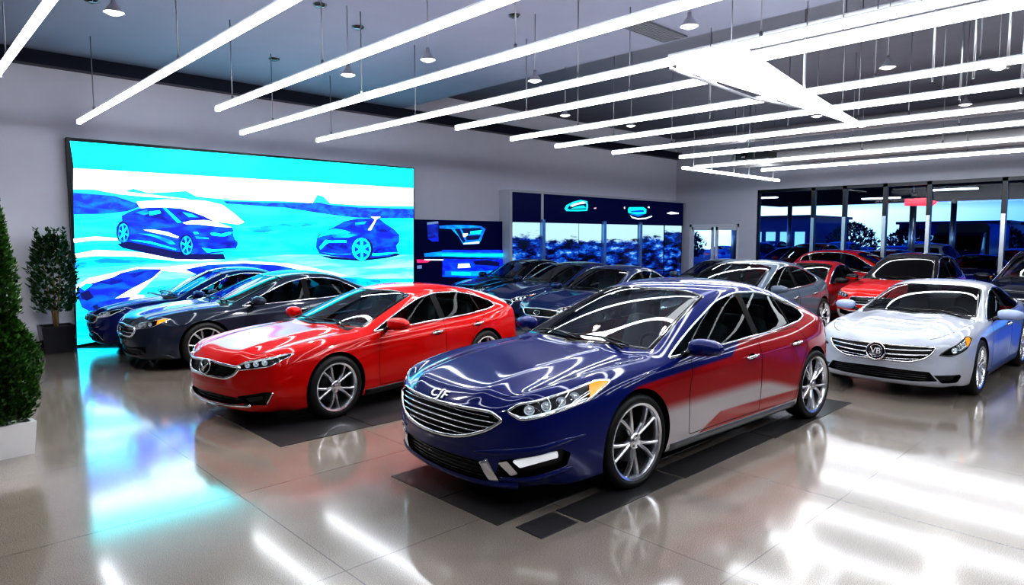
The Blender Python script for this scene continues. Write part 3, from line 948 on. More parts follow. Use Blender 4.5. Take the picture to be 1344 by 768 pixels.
SEDAN = dict(tail='sedan', wheel=0, R=.345,
    grille=[(-.05, .70), (0, .70), (.33, .685, .03), (.50, .675, .02), (.46, .60, .04), (.36, .55, .06), (-.05, .53)], grille_depth=.03, bars=[], mesh=(.56, .69, .33), frame_w=.03,
    headlight=[(-1.20, .69, .01), (-1.17, .645, .02), (-.86, .69, .03), (-.64, .80, .01), (-.72, .805, .03), (-1.10, .735, .03)],
    bulbs=(.2, .36, .52), drl=(.05, .9, .85), hl_rim=.010,
    lower=[(-.05, .36), (0, .36), (.50, .345), (.56, .30), (.40, .265), (-.05, .255)],
    fog=[(-1.04, .36), (-.74, .425), (-.66, .425), (-.72, .285), (-.94, .27)], fog_bits=[([(-.95, .345), (-.76, .385), (-.76, .345), (-.90, .305)], 'gloss_black', 'fog_lamp', -.01)],
    strips=[([(-.72, .29), (-.65, .42)], 'chrome', 'bumper_strip', .016)],
    chin=.235, emblem=('wings', .635, .115))
GREY = dict(SEDAN, grille=[(-.05, .69), (0, .69), (.44, .675, .05), (.50, .62, .04), (.42, .53, .06), (-.05, .49)], bars=[(.64, .64, .44, .006), (.585, .58, .45, .006), (.535, .53, .4, .006)], mesh=None,
    amber=(.72, .97), drl=None, chin=None, strips=[], emblem=('oval', .60, .07), trim=1,
    lower=[(-.05, .37), (0, .37), (.54, .36), (.60, .27), (.42, .24), (-.05, .235)], fog=[(-1.05, .37), (-.80, .39), (-.80, .30), (-1.0, .27)], fog_bits=[])
NAVY = dict(SEDAN, drl=(.05, .95, .15), chin=None, emblem=('oval', .62, .075), strips=[([(-1.22, .40), (-1.02, .37), (-.86, .26)], 'chrome', 'bumper_strip', .02), ([(-1.20, .46), (-.95, .50)], 'chrome', 'bumper_strip', .012)],
    fog=[(-1.05, .33), (-.86, .34), (-.90, .27), (-1.0, .26)], fog_bits=[])
WHITE = dict(tail='sedan', wheel=2, R=.345,
    grille=[(-.05, .69), (0, .69), (.52, .70, .02), (.61, .695, .02), (.55, .58, .06), (.40, .505, .08), (-.05, .485)],
    bars=[(.66, .635, .57, .011), (.60, .575, .54, .011), (.545, .52, .45, .009)], frame_w=.014,
    headlight=[(-1.13, .605, .01), (-1.02, .595, .03), (-.78, .675, .03), (-.62, .79, .02), (-.70, .82, .03), (-.80, .79, .05), (-1.03, .685, .04)],
    hl_chrome=0, amber=(.74, .93), bulbs=(.34, .50, .62), drl=None,
    lower=[(-.05, .40), (0, .40), (.56, .385), (.64, .27), (.4, .25), (-.05, .245)],
    fog=[(-1.0, .345), (-.70, .365), (-.67, .335), (-.71, .255), (-.90, .245)], fog_bits=[], 
    emblem=('round', .60, .105))
SUV = dict(GREY, tail='suv', roof=.10, up=.10, R=.37, h=1.04, amber=None)
# =================================================================== scene
random.seed(7)
def tag(o, label=None, cat=None, group=None, kind=None):
    if label: o['label'] = label
    if cat: o['category'] = cat
    if group: o['group'] = group
    if kind: o['kind'] = kind
    return o
def struct(g, name, mats, label=None, smooth=False):
    o = g.obj(name, mats, None, smooth); o['kind'] = 'structure'
    if label: o['label'] = label
    return o
def empty(name, loc=(0, 0, 0), rz=0.0):
    o = link(bpy.data.objects.new(name, None)); o.location = loc; o.rotation_euler.z = rz; o.empty_display_size = .2
    return o

# ---------------------------------------------------------------- camera
cam = bpy.data.cameras.new('camera'); cam_o = link(bpy.data.objects.new('camera', cam)); SC.camera = cam_o
cam.sensor_width = 36; cam.lens = 868 / 1344 * 36; cam.clip_end = 400
AZ = math.radians(46.3); PIT = math.atan(72 / 868)
fw = Vector((math.cos(AZ) * math.cos(PIT), math.sin(AZ) * math.cos(PIT), -math.sin(PIT)))
cam_o.location = (0, 0, 1.95); cam_o.rotation_euler = fw.to_track_quat('-Z', 'Y').to_euler()
SC.view_settings.view_transform = 'Standard'; SC.view_settings.look = 'High Contrast'
SC.view_settings.exposure = 0.22
SC.cycles.max_bounces = 10; SC.cycles.glossy_bounces = 5; SC.cycles.transparent_max_bounces = 24; SC.cycles.diffuse_bounces = 4
SC.cycles.caustics_reflective = False; SC.cycles.caustics_refractive = False; SC.cycles.sample_clamp_indirect = 6

# ---------------------------------------------------------------- world: dusk sky outside
w = bpy.data.worlds.new('dusk'); SC.world = w; w.use_nodes = True
nt = w.node_tree; bg = nt.nodes['Background']; tc = nt.nodes.new('ShaderNodeTexCoord'); sx = nt.nodes.new('ShaderNodeSeparateXYZ')
rp = nt.nodes.new('ShaderNodeValToRGB'); nt.links.new(tc.outputs['Generated'], sx.inputs[0]); nt.links.new(sx.outputs['Z'], rp.inputs[0])
e = rp.color_ramp.elements
e[0].position = 0.0; e[0].color = (.55, .85, 1, 1); e[1].position = .6; e[1].color = (.01, .08, .45, 1)
q = e.new(.035); q.color = (.75, .95, 1, 1); q = e.new(.055); q.color = (.10, .32, .85, 1); q = e.new(.10); q.color = (.03, .14, .60, 1); q = e.new(.22); q.color = (.02, .09, .45, 1)
mr = nt.nodes.new('ShaderNodeMapRange'); mr.inputs[1].default_value = .14; mr.inputs[2].default_value = .38; nt.links.new(sx.outputs['Y'], mr.inputs[0])
mxw = nt.nodes.new('ShaderNodeMix'); mxw.data_type = 'RGBA'; mxw.blend_type = 'MULTIPLY'; mxw.inputs[0].default_value = 1; nt.links.new(rp.outputs[0], mxw.inputs[6])
mxs = nt.nodes.new('ShaderNodeMix'); mxs.data_type = 'RGBA'; mxs.inputs[6].default_value = (.22, .42, .85, 1); mxs.inputs[7].default_value = (1, 1, 1, 1); nt.links.new(mr.outputs[0], mxs.inputs[0])
nt.links.new(mxs.outputs[2], mxw.inputs[7]); nt.links.new(mxw.outputs[2], bg.inputs[0]); bg.inputs[1].default_value = 1.25

# ---------------------------------------------------------------- room
def floor_material():
    m, nt, out = nodes('polished_floor')
    L = nt.links; N = nt.nodes
    b = N.new('ShaderNodeBsdfPrincipled'); tc = N.new('ShaderNodeTexCoord')
    n1 = N.new('ShaderNodeTexNoise'); n1.inputs['Scale'].default_value = 180; n1.inputs['Detail'].default_value = 2
    n2 = N.new('ShaderNodeTexNoise'); n2.inputs['Scale'].default_value = .9; n2.inputs['Detail'].default_value = 3
    L.new(tc.outputs['Object'], n1.inputs['Vector']); L.new(tc.outputs['Object'], n2.inputs['Vector'])
    r1 = N.new('ShaderNodeValToRGB'); r1.color_ramp.elements[0].position = .35; r1.color_ramp.elements[1].position = .66
    r1.color_ramp.elements[0].color = (.19, .165, .140, 1); r1.color_ramp.elements[1].color = (.39, .345, .30, 1)
    L.new(n1.outputs['Fac'], r1.inputs[0])
    r2 = N.new('ShaderNodeMapRange'); r2.inputs[1].default_value = .3; r2.inputs[2].default_value = .7; r2.inputs[3].default_value = .86; r2.inputs[4].default_value = 1.1
    L.new(n2.outputs['Fac'], r2.inputs[0])
    mx = N.new('ShaderNodeMix'); mx.data_type = 'RGBA'; mx.blend_type = 'MULTIPLY'; mx.inputs[0].default_value = 1
    L.new(r1.outputs[0], mx.inputs[6]); L.new(r2.outputs[0], mx.inputs[7])
    # tile joints
    sp = N.new('ShaderNodeSeparateXYZ'); L.new(tc.outputs['Object'], sp.inputs[0])
    def joint(sock, off, per):
        a = N.new('ShaderNodeMath'); a.operation = 'ADD'; a.inputs[1].default_value = -off + per * 50; L.new(sp.outputs[sock], a.inputs[0])
        d = N.new('ShaderNodeMath'); d.operation = 'MODULO'; d.inputs[1].default_value = per; L.new(a.outputs[0], d.inputs[0])
        c = N.new('ShaderNodeMath'); c.operation = 'LESS_THAN'; c.inputs[1].default_value = .008; L.new(d.outputs[0], c.inputs[0]); return c
    j = N.new('ShaderNodeMath'); j.operation = 'MAXIMUM'
    L.new(joint('X', 1.87, 1.6).outputs[0], j.inputs[0]); L.new(joint('Y', 3.37, 1.6).outputs[0], j.inputs[1])
    m2 = N.new('ShaderNodeMix'); m2.data_type = 'RGBA'; m2.inputs[7].default_value = (.17, .15, .135, 1)
    L.new(j.outputs[0], m2.inputs[0]); L.new(mx.outputs[2], m2.inputs[6]); L.new(m2.outputs[2], b.inputs['Base Color'])
    b.inputs['Roughness'].default_value = .16; b.inputs['Specular IOR Level'].default_value = .6
    b.inputs['Coat Weight'].default_value = 1.0; b.inputs['Coat Roughness'].default_value = .10; b.inputs['Coat IOR'].default_value = 1.62
    L.new(b.outputs[0], out.inputs[0]); return m
M['floor'] = floor_material()
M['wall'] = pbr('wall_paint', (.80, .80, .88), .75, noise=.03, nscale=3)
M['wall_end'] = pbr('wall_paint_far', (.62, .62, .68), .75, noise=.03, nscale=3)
M['wall_dim'] = pbr('wall_paint_grey', (.14, .14, .155), .75, noise=.03, nscale=3)
M['ceil'] = pbr('ceiling_paint', (.27, .275, .345), .8, noise=.05, nscale=2)
M['ceil_dark'] = pbr('ceiling_dark', (.20, .20, .235), .8, noise=.08, nscale=2)
M['beam'] = pbr('dark_beam', (.010, .012, .03), .4)
M['base'] = pbr('baseboard', (.012, .012, .016), .4)
M['white'] = pbr('white_paint', (.82, .82, .84), .4)
M['frame_blk'] = pbr('black_frame', (.010, .012, .018), .3)
M['mull'] = pbr('aluminium', (.55, .58, .62), .3, .8)
M['steel'] = pbr('brushed_steel', (.6, .6, .62), .3, 1.0)
M['wire'] = pbr('wire', (.28, .28, .30), .4, .6)
XW, YW, X0, Y0, ZC = 22.0, 14.0, -4.0, -9.0, 5.1
g = Geo(); g.box(((X0 + XW) / 2, (Y0 + YW) / 2, -.05), (XW - X0 + .4, YW - Y0 + .4, .1)); struct(g, 'floor', [M['floor']], 'polished beige terrazzo floor')
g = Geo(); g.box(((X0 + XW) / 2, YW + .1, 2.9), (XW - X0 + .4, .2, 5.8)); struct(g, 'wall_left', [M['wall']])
g = Geo(); g.box((X0 - .1, (Y0 + YW) / 2, 2.9), (.2, YW - Y0, 5.8)); struct(g, 'wall_front', [M['wall_dim']])
g = Geo(); g.box(((X0 + XW) / 2, Y0 - .1, 2.9), (XW - X0 + .4, .2, 5.8)); struct(g, 'wall_right', [M['wall_dim']])
# end wall with a window band and a glazed door
DY0, DY1, DZ = 11.42, 13.40, 2.44
WY0, WY1, WZ0, WZ1 = -8.0, 10.78, .10, 3.58
g = Geo()
def wall_piece(y0, y1, z0, z1): g.box((XW + .15, (y0 + y1) / 2, (z0 + z1) / 2), (.3, y1 - y0, z1 - z0))
wall_piece(DY1, YW, 0, 5.8); wall_piece(DY0, DY1, DZ, 5.8); wall_piece(WY1, DY0, 0, 5.8); wall_piece(Y0, WY0, 0, 5.8)
wall_piece(WY0, WY1, WZ1, 5.8); wall_piece(WY0, WY1, 0, WZ0)
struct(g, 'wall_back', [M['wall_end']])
XB = 9.45
g = Geo(); g.box(((X0 + XB) / 2, (Y0 + YW) / 2, ZC + .1), (XB - X0, YW - Y0, .2))
g.box((XB - .02, (Y0 + YW) / 2, ZC + .30), (.12, YW - Y0, .5))
struct(g, 'ceiling', [M['ceil']])
g = Geo(); g.box(((XB + XW) / 2, (Y0 + YW) / 2, ZC + .62), (XW - XB + .4, YW - Y0, .2)); struct(g, 'ceiling_raised', [M['ceil_dark']])
g = Geo(); g.box(((X0 + XW) / 2, YW - .11, ZC - .11), (XW - X0, .22, .24)); struct(g, 'trim_1', [M['beam']], 'dark beam along the top of the wall')
g = Geo(); g.box(((X0 + XW) / 2, YW - .012, .07), (XW - X0, .024, .14)); struct(g, 'baseboard_left', [M['base']])
# ceiling vent
vent = empty('ceiling_vent', (8.67, 6.02, ZC)); tag(vent, 'wide grey rectangular vent panel set in the ceiling', 'vent')
g = Geo(); g.box((0, 0, -.01), (1.34, .44, .02)); g.obj('vent_panel', [pbr('vent_grey', (.13, .13, .15), .6)], vent, False)
g = Geo()
for k in range(9): g.box((0, -.19 + .047 * k, -.025), (1.3, .012, .012))
obj_each(g, 'vent_slat', [pbr('vent_slat', (.22, .22, .24), .5)], vent, False)

# ---------------------------------------------------------------- windows in the end wall
M['pane'] = glassy('window_pane', (.80, .90, 1.0), .0, ior=1.4, k=.35)
edges = [WY1, 8.90, 7.93, 6.77, 5.61, 3.83, 1.95, .1, -1.8, -3.7, -5.6, WY0]
for k in range(len(edges) - 1):
    a, b = edges[k + 1], edges[k]
    win = empty('window_%d' % (k + 1), (XW + .1, (a + b) / 2, 0)); win['kind'] = 'structure'
    hw = (b - a) / 2
    g = Geo()
    g.box((0, 0, WZ1 - .05), (.14, 2 * hw, .10)); g.box((0, 0, WZ0 + .04), (.14, 2 * hw, .08))
    g.box((0, hw - .03, (WZ0 + WZ1) / 2), (.14, .06, WZ1 - WZ0)); g.box((0, -hw + .03, (WZ0 + WZ1) / 2), (.14, .06, WZ1 - WZ0))
    g.obj('window_frame', [M['frame_blk']], win, False)
    g = Geo(); g.box((-.075, -hw + .0, 1.35), (.03, .10, 2.5)); g.obj('mullion_cover', [M['mull']], win, False)
    g = Geo(); g.add([(.02, -hw, WZ0), (.02, hw, WZ0), (.02, hw, WZ1), (.02, -hw, WZ1)], [(0, 1, 2, 3)]); g.obj('window_pane', [M['pane']], win, False)
# door
dr = empty('door_1', (XW + .12, (DY0 + DY1) / 2, 0)); dr['kind'] = 'structure'; dr['label'] = 'white framed double glass door in the end wall'
hw = (DY1 - DY0) / 2
g = Geo(); g.box((0, 0, DZ - .05), (.2, 2 * hw, .1)); g.box((0, hw - .04, DZ / 2), (.2, .08, DZ)); g.box((0, -hw + .04, DZ / 2), (.2, .08, DZ)); g.obj('door_frame', [M['white']], dr, False)
for s in (-1, 1):
    g = Geo(); c = s * hw / 2
    for dy in (-hw / 2 + .08, hw / 2 - .08): g.box((-.02, c + dy, DZ / 2), (.06, .10, DZ - .1))
    g.box((-.02, c, .12), (.06, hw - .1, .22)); g.box((-.02, c, DZ - .16), (.06, hw - .1, .12))
    lf = g.obj('door_leaf', [M['white']], dr, False)
    g = Geo(); g.add([(0, c - hw / 2, .1), (0, c + hw / 2, .1), (0, c + hw / 2, DZ - .1), (0, c - hw / 2, DZ - .1)], [(0, 1, 2, 3)]); g.obj('door_glass', [M['pane']], lf, False)
    g = Geo(); g.tube([(-.10, s * .12, .85), (-.10, s * .12, 1.25)], .015, 8); g.obj('door_handle', [M['steel']], lf)

# ---------------------------------------------------------------- flat printed / lit pictures
PAL = dict(cyan=(.0, .85, .95), white=(.88, .98, 1.0), field=(.0, .36, .55), pale=(.03, .52, .68), sea=(.0, .12, .60), hill=(.005, .02, .34), teal=(.01, .25, .5), blue=(.003, .012, .42),
           navy=(.002, .005, .14), ink=(.002, .003, .05), steel=(.10, .16, .30), red=(.55, .02, .12), pink=(.8, .45, .5))
TEX = dict(field=((.02, .58, .76), (.7, 1, 5)), pale=((.16, .70, .80), (.8, 1, 6)), hill=((.0, .10, .55), (4, 1, 9)), blue=((.0, .07, .62), (2.5, 1, 7)), navy=((.0, .03, .40), (4, 1, 8)), sea=((.0, .35, .8), (2, 1, 8)), white=((.55, .9, 1), (.9, 1, 6)))
PALM = {}
def palm(c, s):
    if (c, s) not in PALM:
        m, nt, out = nodes('lit_' + c); b = nt.nodes.new('ShaderNodeBsdfPrincipled')
        if c in TEX:
            tc = nt.nodes.new('ShaderNodeTexCoord'); mp = nt.nodes.new('ShaderNodeMapping'); mp.inputs['Scale'].default_value = TEX[c][1]; nt.links.new(tc.outputs['Object'], mp.inputs[0])
            n = nt.nodes.new('ShaderNodeTexNoise'); n.inputs['Scale'].default_value = 1.0; n.inputs['Detail'].default_value = 4; n.inputs['Distortion'].default_value = .6; nt.links.new(mp.outputs[0], n.inputs['Vector'])
            r = nt.nodes.new('ShaderNodeValToRGB'); r.color_ramp.elements[0].position = .42; r.color_ramp.elements[1].position = .66
            r.color_ramp.elements[0].color = (*PAL[c], 1); r.color_ramp.elements[1].color = (*TEX[c][0], 1); nt.links.new(n.outputs['Fac'], r.inputs[0]); nt.links.new(r.outputs[0], b.inputs['Emission Color'])
        b.inputs['Base Color'].default_value = (.01, .01, .012, 1); b.inputs['Roughness'].default_value = .35
        if c not in TEX: b.inputs['Emission Color'].default_value = (*PAL[c], 1)
        b.inputs['Emission Strength'].default_value = s
        nt.links.new(b.outputs[0], out.inputs[0]); PALM[c, s] = m
    return PALM[c, s]
def artwork(name, art, y0, parent, s, step=.0012):
    """flat picture made of coloured shapes lying in thin layers on a panel"""
    g = Geo(); mats = []; idx = {}
    for k, (c, P) in enumerate(art):
        if c not in idx: idx[c] = len(mats); mats.append(palm(c, s))
        yy = y0 - step * (k + 1)
        from mathutils.geometry import tessellate_polygon
        V = [Vector((x, yy, z)) for x, z in P]
        tris = tessellate_polygon([[Vector((x, z, 0)) for x, z in P]])
        F = []
        for t in tris:
            a, b, c_ = (V[i] for i in t); n = (b - a).cross(c_ - a)
            F.append(tuple(t) if n.y < 0 else tuple(reversed(t)))
        g.add(V, F, idx[c])
    return g.obj(name, mats, parent, False)
ART = [
 ('cyan', [(2.53, 3.64), (9.82, 3.67), (9.82, 3.18), (2.57, 3.17)]),
 ('white', [(2.56, 3.17), (9.81, 3.19), (9.81, 2.69), (8.24, 2.68), (7.19, 2.72), (5.10, 2.67), (3.64, 2.70), (2.54, 2.79)]),
 ('field', [(2.54, 2.80), (3.64, 2.72), (5.10, 2.69), (7.18, 2.63), (9.80, 2.52), (9.78, 0.83), (2.47, 0.03)]),
 ('pale', [(5.05, 1.50), (6.41, 1.58), (9.79, 1.52), (9.78, 0.91), (5.43, 1.10), (2.50, 0.94), (2.52, 1.39), (3.43, 1.45)]),
 ('white', [(2.50, 1.93), (2.84, 1.97), (3.19, 1.94), (3.20, 1.90), (2.78, 1.90), (2.51, 1.86)]),
 ('white', [(2.51, 1.66), (2.83, 1.73), (3.44, 1.69), (4.21, 1.57), (5.05, 1.49), (4.21, 1.49), (3.44, 1.60), (2.82, 1.62), (2.51, 1.59)]),
 ('sea', [(5.60, 2.15), (6.43, 2.26), (7.18, 2.31), (7.17, 2.24), (6.43, 2.15), (5.73, 2.02)]),
 ('sea', [(2.50, 1.50), (2.97, 1.58), (3.70, 1.52), (3.70, 1.47), (2.96, 1.49), (2.50, 1.39)]),
 ('hill', [(2.54, 2.76), (2.87, 2.77), (3.22, 2.72), (3.59, 2.64), (3.66, 2.56), (3.37, 2.44), (3.00, 2.38), (2.52, 2.36)]),
 ('teal', [(2.54, 2.80), (2.87, 2.81), (3.59, 2.69), (3.68, 2.60), (3.53, 2.59), (3.17, 2.71), (2.54, 2.74)]),
 ('teal', [(3.33, 2.80), (3.49, 2.86), (3.75, 2.79), (4.15, 2.83), (4.41, 2.86), (4.61, 2.76), (5.35, 2.72), (6.44, 2.74), (7.07, 2.72), (7.19, 2.91), (7.35, 2.87), (7.50, 2.73), (8.41, 2.71), (9.81, 2.74), (9.81, 2.66), (7.18, 2.60), (5.10, 2.65)]),
 ('hill', [(5.13, 2.69), (5.75, 2.69), (6.44, 2.70), (7.26, 2.73), (7.50, 2.69), (8.24, 2.66), (9.81, 2.67), (9.80, 2.44), (8.84, 2.42), (8.15, 2.42), (7.65, 2.46), (7.18, 2.51), (6.44, 2.60), (5.75, 2.62), (5.19, 2.64)]),
 ('white', [(3.53, 2.62), (4.03, 2.68), (4.73, 2.69), (5.09, 2.62), (5.31, 2.46), (5.53, 2.27), (5.41, 2.22), (4.71, 2.30), (4.02, 2.43), (3.58, 2.51)]),
 ('ink', [(3.18, 1.83), (3.40, 1.89), (4.18, 1.70), (4.49, 1.63), (5.08, 1.62), (5.12, 1.51), (4.61, 1.51), (4.17, 1.53), (3.72, 1.64), (3.27, 1.76)]),
 ('blue', [(3.17, 2.03), (3.18, 2.14), (3.23, 2.23), (3.28, 2.26), (3.27, 2.35), (3.41, 2.43), (3.55, 2.49), (3.75, 2.52), (3.98, 2.53), (4.29, 2.52), (4.50, 2.46), (4.72, 2.38), (4.88, 2.30), (5.14, 2.21), (5.28, 2.16), (5.31, 2.06), (5.37, 1.95), (5.38, 1.81), (5.33, 1.71), (5.03, 1.65), (4.76, 1.62), (4.51, 1.63), (4.18, 1.68), (3.40, 1.87), (3.20, 1.89)]),
 ('navy', [(4.05, 2.50), (4.29, 2.50), (4.52, 2.44), (4.79, 2.31), (4.56, 2.28), (4.30, 2.26), (4.20, 2.34)]),
 ('sea', [(4.32, 2.45), (4.50, 2.42), (4.64, 2.35), (4.44, 2.35)]),
 ('cyan', [(3.98, 2.52), (4.03, 2.52), (4.30, 2.25), (4.23, 2.24)]),
 ('navy', [(3.43, 2.38), (3.51, 2.45), (3.64, 2.50), (3.95, 2.52), (4.12, 2.32), (4.04, 2.27), (3.89, 2.31), (3.54, 2.37)]),
 ('sea', [(3.51, 2.42), (3.70, 2.48), (3.72, 2.40), (3.64, 2.37)]),
 ('cyan', [(3.73, 2.44), (3.92, 2.47), (3.94, 2.42), (3.80, 2.38), (3.74, 2.37)]),
 ('white', [(4.32, 2.24), (4.46, 2.28), (4.72, 2.30), (4.89, 2.28), (5.05, 2.23), (5.27, 2.16), (5.01, 2.17), (4.63, 2.21), (4.39, 2.21)]),
 ('white', [(3.62, 2.10), (3.81, 2.10), (4.04, 2.06), (4.24, 1.97), (4.22, 1.94), (3.96, 2.01), (3.77, 2.05)]),
 ('sea', [(3.53, 2.03), (3.77, 2.02), (4.11, 1.90), (4.18, 1.82), (4.08, 1.82), (3.81, 1.96)]),
 ('cyan', [(3.39, 1.91), (3.73, 1.88), (4.18, 1.73), (4.18, 1.71), (3.73, 1.84)]),
 ('navy', [(3.94, 2.35), (4.07, 2.36), (4.12, 2.28), (4.06, 2.24), (3.97, 2.29)]),
 ('cyan', [(4.51, 2.06), (4.59, 2.06), (4.61, 2.03), (4.53, 2.02)]),
 ('sea', [(4.54, 1.98), (4.79, 1.95), (4.81, 1.92), (4.56, 1.93)]),
 ('cyan', [(4.83, 2.04), (4.92, 2.05), (5.05, 2.02), (5.13, 2.05), (5.24, 2.07), (5.26, 2.04), (5.13, 1.98), (5.00, 1.98), (4.86, 2.00)]),
 ('navy', [(4.79, 1.86), (5.02, 1.84), (5.26, 1.88), (5.35, 1.93), (5.35, 1.79), (5.32, 1.74), (5.04, 1.72), (4.80, 1.74)]),
 ('cyan', [(5.28, 2.08), (5.34, 2.07), (5.33, 1.99), (5.38, 1.88), (5.34, 1.88), (5.29, 1.99)]),
 ('cyan', [(4.66, 1.75), (4.88, 1.71), (5.32, 1.73), (5.30, 1.69), (4.88, 1.67), (4.76, 1.65)]),
 ('ink', [(4.50, 1.80), (4.50, 1.75), (4.48, 1.69), (4.46, 1.65), (4.43, 1.62), (4.39, 1.59), (4.36, 1.59), (4.33, 1.60), (4.29, 1.62), (4.27, 1.65), (4.25, 1.70), (4.24, 1.75), (4.23, 1.80), (4.24, 1.86), (4.26, 1.91), (4.28, 1.96), (4.31, 1.99), (4.34, 2.01), (4.38, 2.02), (4.41, 2.01), (4.44, 1.99), (4.47, 1.96), (4.49, 1.91), (4.50, 1.86)]),
 ('sea', [(4.49, 1.80), (4.48, 1.75), (4.47, 1.70), (4.45, 1.66), (4.42, 1.63), (4.39, 1.62), (4.37, 1.61), (4.33, 1.62), (4.31, 1.64), (4.29, 1.67), (4.27, 1.71), (4.26, 1.75), (4.26, 1.80), (4.26, 1.85), (4.28, 1.89), (4.30, 1.93), (4.32, 1.96), (4.35, 1.98), (4.38, 1.99), (4.41, 1.98), (4.43, 1.96), (4.46, 1.93), (4.47, 1.89), (4.48, 1.85)]),
 ('navy', [(4.46, 1.80), (4.46, 1.76), (4.45, 1.72), (4.43, 1.69), (4.41, 1.66), (4.39, 1.65), (4.37, 1.64), (4.34, 1.65), (4.32, 1.67), (4.30, 1.69), (4.29, 1.72), (4.28, 1.76), (4.28, 1.80), (4.29, 1.84), (4.29, 1.88), (4.31, 1.91), (4.33, 1.93), (4.35, 1.95), (4.38, 1.95), (4.40, 1.95), (4.42, 1.93), (4.44, 1.91), (4.46, 1.88), (4.46, 1.84)]),
 ('cyan', [(4.37, 1.78), (4.46, 1.74), (4.46, 1.77), (4.38, 1.81)]),
 ('cyan', [(4.36, 1.80), (4.38, 1.64), (4.40, 1.65), (4.38, 1.80)]),
 ('cyan', [(4.37, 1.81), (4.29, 1.70), (4.31, 1.68), (4.38, 1.79)]),
 ('cyan', [(4.38, 1.81), (4.29, 1.86), (4.28, 1.83), (4.37, 1.78)]),
 ('cyan', [(4.38, 1.80), (4.37, 1.96), (4.34, 1.95), (4.36, 1.80)]),
 ('cyan', [(4.38, 1.79), (4.45, 1.90), (4.44, 1.92), (4.37, 1.81)]),
 ('ink', [(3.38, 2.04), (3.38, 1.99), (3.37, 1.94), (3.35, 1.90), (3.32, 1.87), (3.30, 1.85), (3.27, 1.84), (3.24, 1.85), (3.22, 1.87), (3.20, 1.90), (3.18, 1.94), (3.17, 1.99), (3.17, 2.04), (3.18, 2.09), (3.19, 2.14), (3.21, 2.18), (3.23, 2.22), (3.26, 2.24), (3.29, 2.25), (3.31, 2.24), (3.34, 2.22), (3.36, 2.19), (3.37, 2.15), (3.38, 2.10)]),
 ('sea', [(3.37, 2.04), (3.37, 1.99), (3.35, 1.95), (3.34, 1.91), (3.32, 1.88), (3.30, 1.87), (3.27, 1.86), (3.25, 1.87), (3.23, 1.88), (3.21, 1.91), (3.20, 1.95), (3.19, 1.99), (3.19, 2.04), (3.20, 2.08), (3.21, 2.13), (3.22, 2.16), (3.24, 2.19), (3.27, 2.21), (3.29, 2.22), (3.31, 2.21), (3.33, 2.19), (3.35, 2.17), (3.36, 2.13), (3.37, 2.08)]),
 ('navy', [(3.35, 2.04), (3.35, 2.00), (3.34, 1.97), (3.33, 1.94), (3.31, 1.91), (3.29, 1.90), (3.27, 1.89), (3.26, 1.90), (3.24, 1.91), (3.23, 1.94), (3.21, 1.97), (3.21, 2.00), (3.21, 2.04), (3.21, 2.08), (3.22, 2.11), (3.23, 2.14), (3.25, 2.16), (3.27, 2.18), (3.29, 2.18), (3.31, 2.18), (3.32, 2.17), (3.34, 2.14), (3.35, 2.11), (3.35, 2.08)]),
 ('cyan', [(3.28, 2.02), (3.35, 1.98), (3.35, 2.01), (3.28, 2.05)]),
 ('cyan', [(3.27, 2.04), (3.28, 1.89), (3.30, 1.90), (3.29, 2.04)]),
 ('cyan', [(3.27, 2.05), (3.21, 1.95), (3.23, 1.93), (3.29, 2.03)]),
 ('cyan', [(3.28, 2.05), (3.21, 2.10), (3.21, 2.07), (3.28, 2.02)]),
 ('cyan', [(3.29, 2.04), (3.28, 2.19), (3.26, 2.18), (3.27, 2.04)]),
 ('cyan', [(3.29, 2.03), (3.35, 2.13), (3.33, 2.15), (3.27, 2.05)]),
 ('ink', [(7.15, 1.56), (7.81, 1.49), (8.15, 1.45), (8.50, 1.54), (9.23, 1.57), (9.36, 1.52), (8.93, 1.45), (8.25, 1.40), (7.48, 1.46)]),
 ('blue', [(7.10, 1.74), (7.12, 1.91), (7.17, 2.01), (7.29, 2.07), (7.56, 2.19), (7.83, 2.33), (8.13, 2.39), (8.52, 2.41), (8.55, 2.46), (8.80, 2.45), (8.77, 2.40), (8.91, 2.30), (9.17, 2.16), (9.33, 2.02), (9.32, 1.84), (9.23, 1.75), (9.28, 1.59), (9.01, 1.50), (8.50, 1.47), (8.15, 1.45), (7.48, 1.53), (7.18, 1.59)]),
 ('cyan', [(7.16, 1.95), (7.27, 2.06), (7.56, 2.15), (7.82, 2.12), (7.97, 2.07), (7.82, 2.04), (7.49, 2.03), (7.27, 1.99)]),
 ('navy', [(7.84, 2.18), (8.08, 2.32), (8.64, 2.37), (8.46, 2.17), (8.16, 2.20), (7.96, 2.15)]),
 ('sea', [(8.10, 2.30), (8.41, 2.34), (8.36, 2.27), (8.10, 2.23)]),
 ('white', [(8.52, 2.45), (8.80, 2.45), (8.68, 2.38), (8.53, 2.13), (8.44, 2.13), (8.64, 2.38)]),
 ('navy', [(8.64, 2.23), (8.84, 2.27), (9.09, 2.16), (8.98, 2.08), (8.67, 2.10)]),
 ('sea', [(7.49, 2.00), (7.92, 2.06), (8.16, 2.01), (7.92, 1.95), (7.56, 1.94)]),
 ('navy', [(7.36, 1.82), (7.82, 1.83), (7.90, 1.70), (7.81, 1.66), (7.32, 1.68)]),
 ('cyan', [(7.33, 1.90), (7.49, 1.88), (7.85, 1.89), (7.87, 1.84), (7.42, 1.84), (7.33, 1.79), (7.20, 1.68), (7.18, 1.74)]),
 ('sea', [(7.20, 1.63), (7.64, 1.58), (7.98, 1.58), (7.98, 1.55), (7.48, 1.56)]),
 ('navy', [(8.57, 1.68), (8.94, 1.72), (9.23, 1.75), (9.25, 1.62), (8.86, 1.56), (8.57, 1.55)]),
 ('cyan', [(8.54, 1.57), (9.23, 1.59), (9.25, 1.57), (8.86, 1.53), (8.55, 1.52)]),
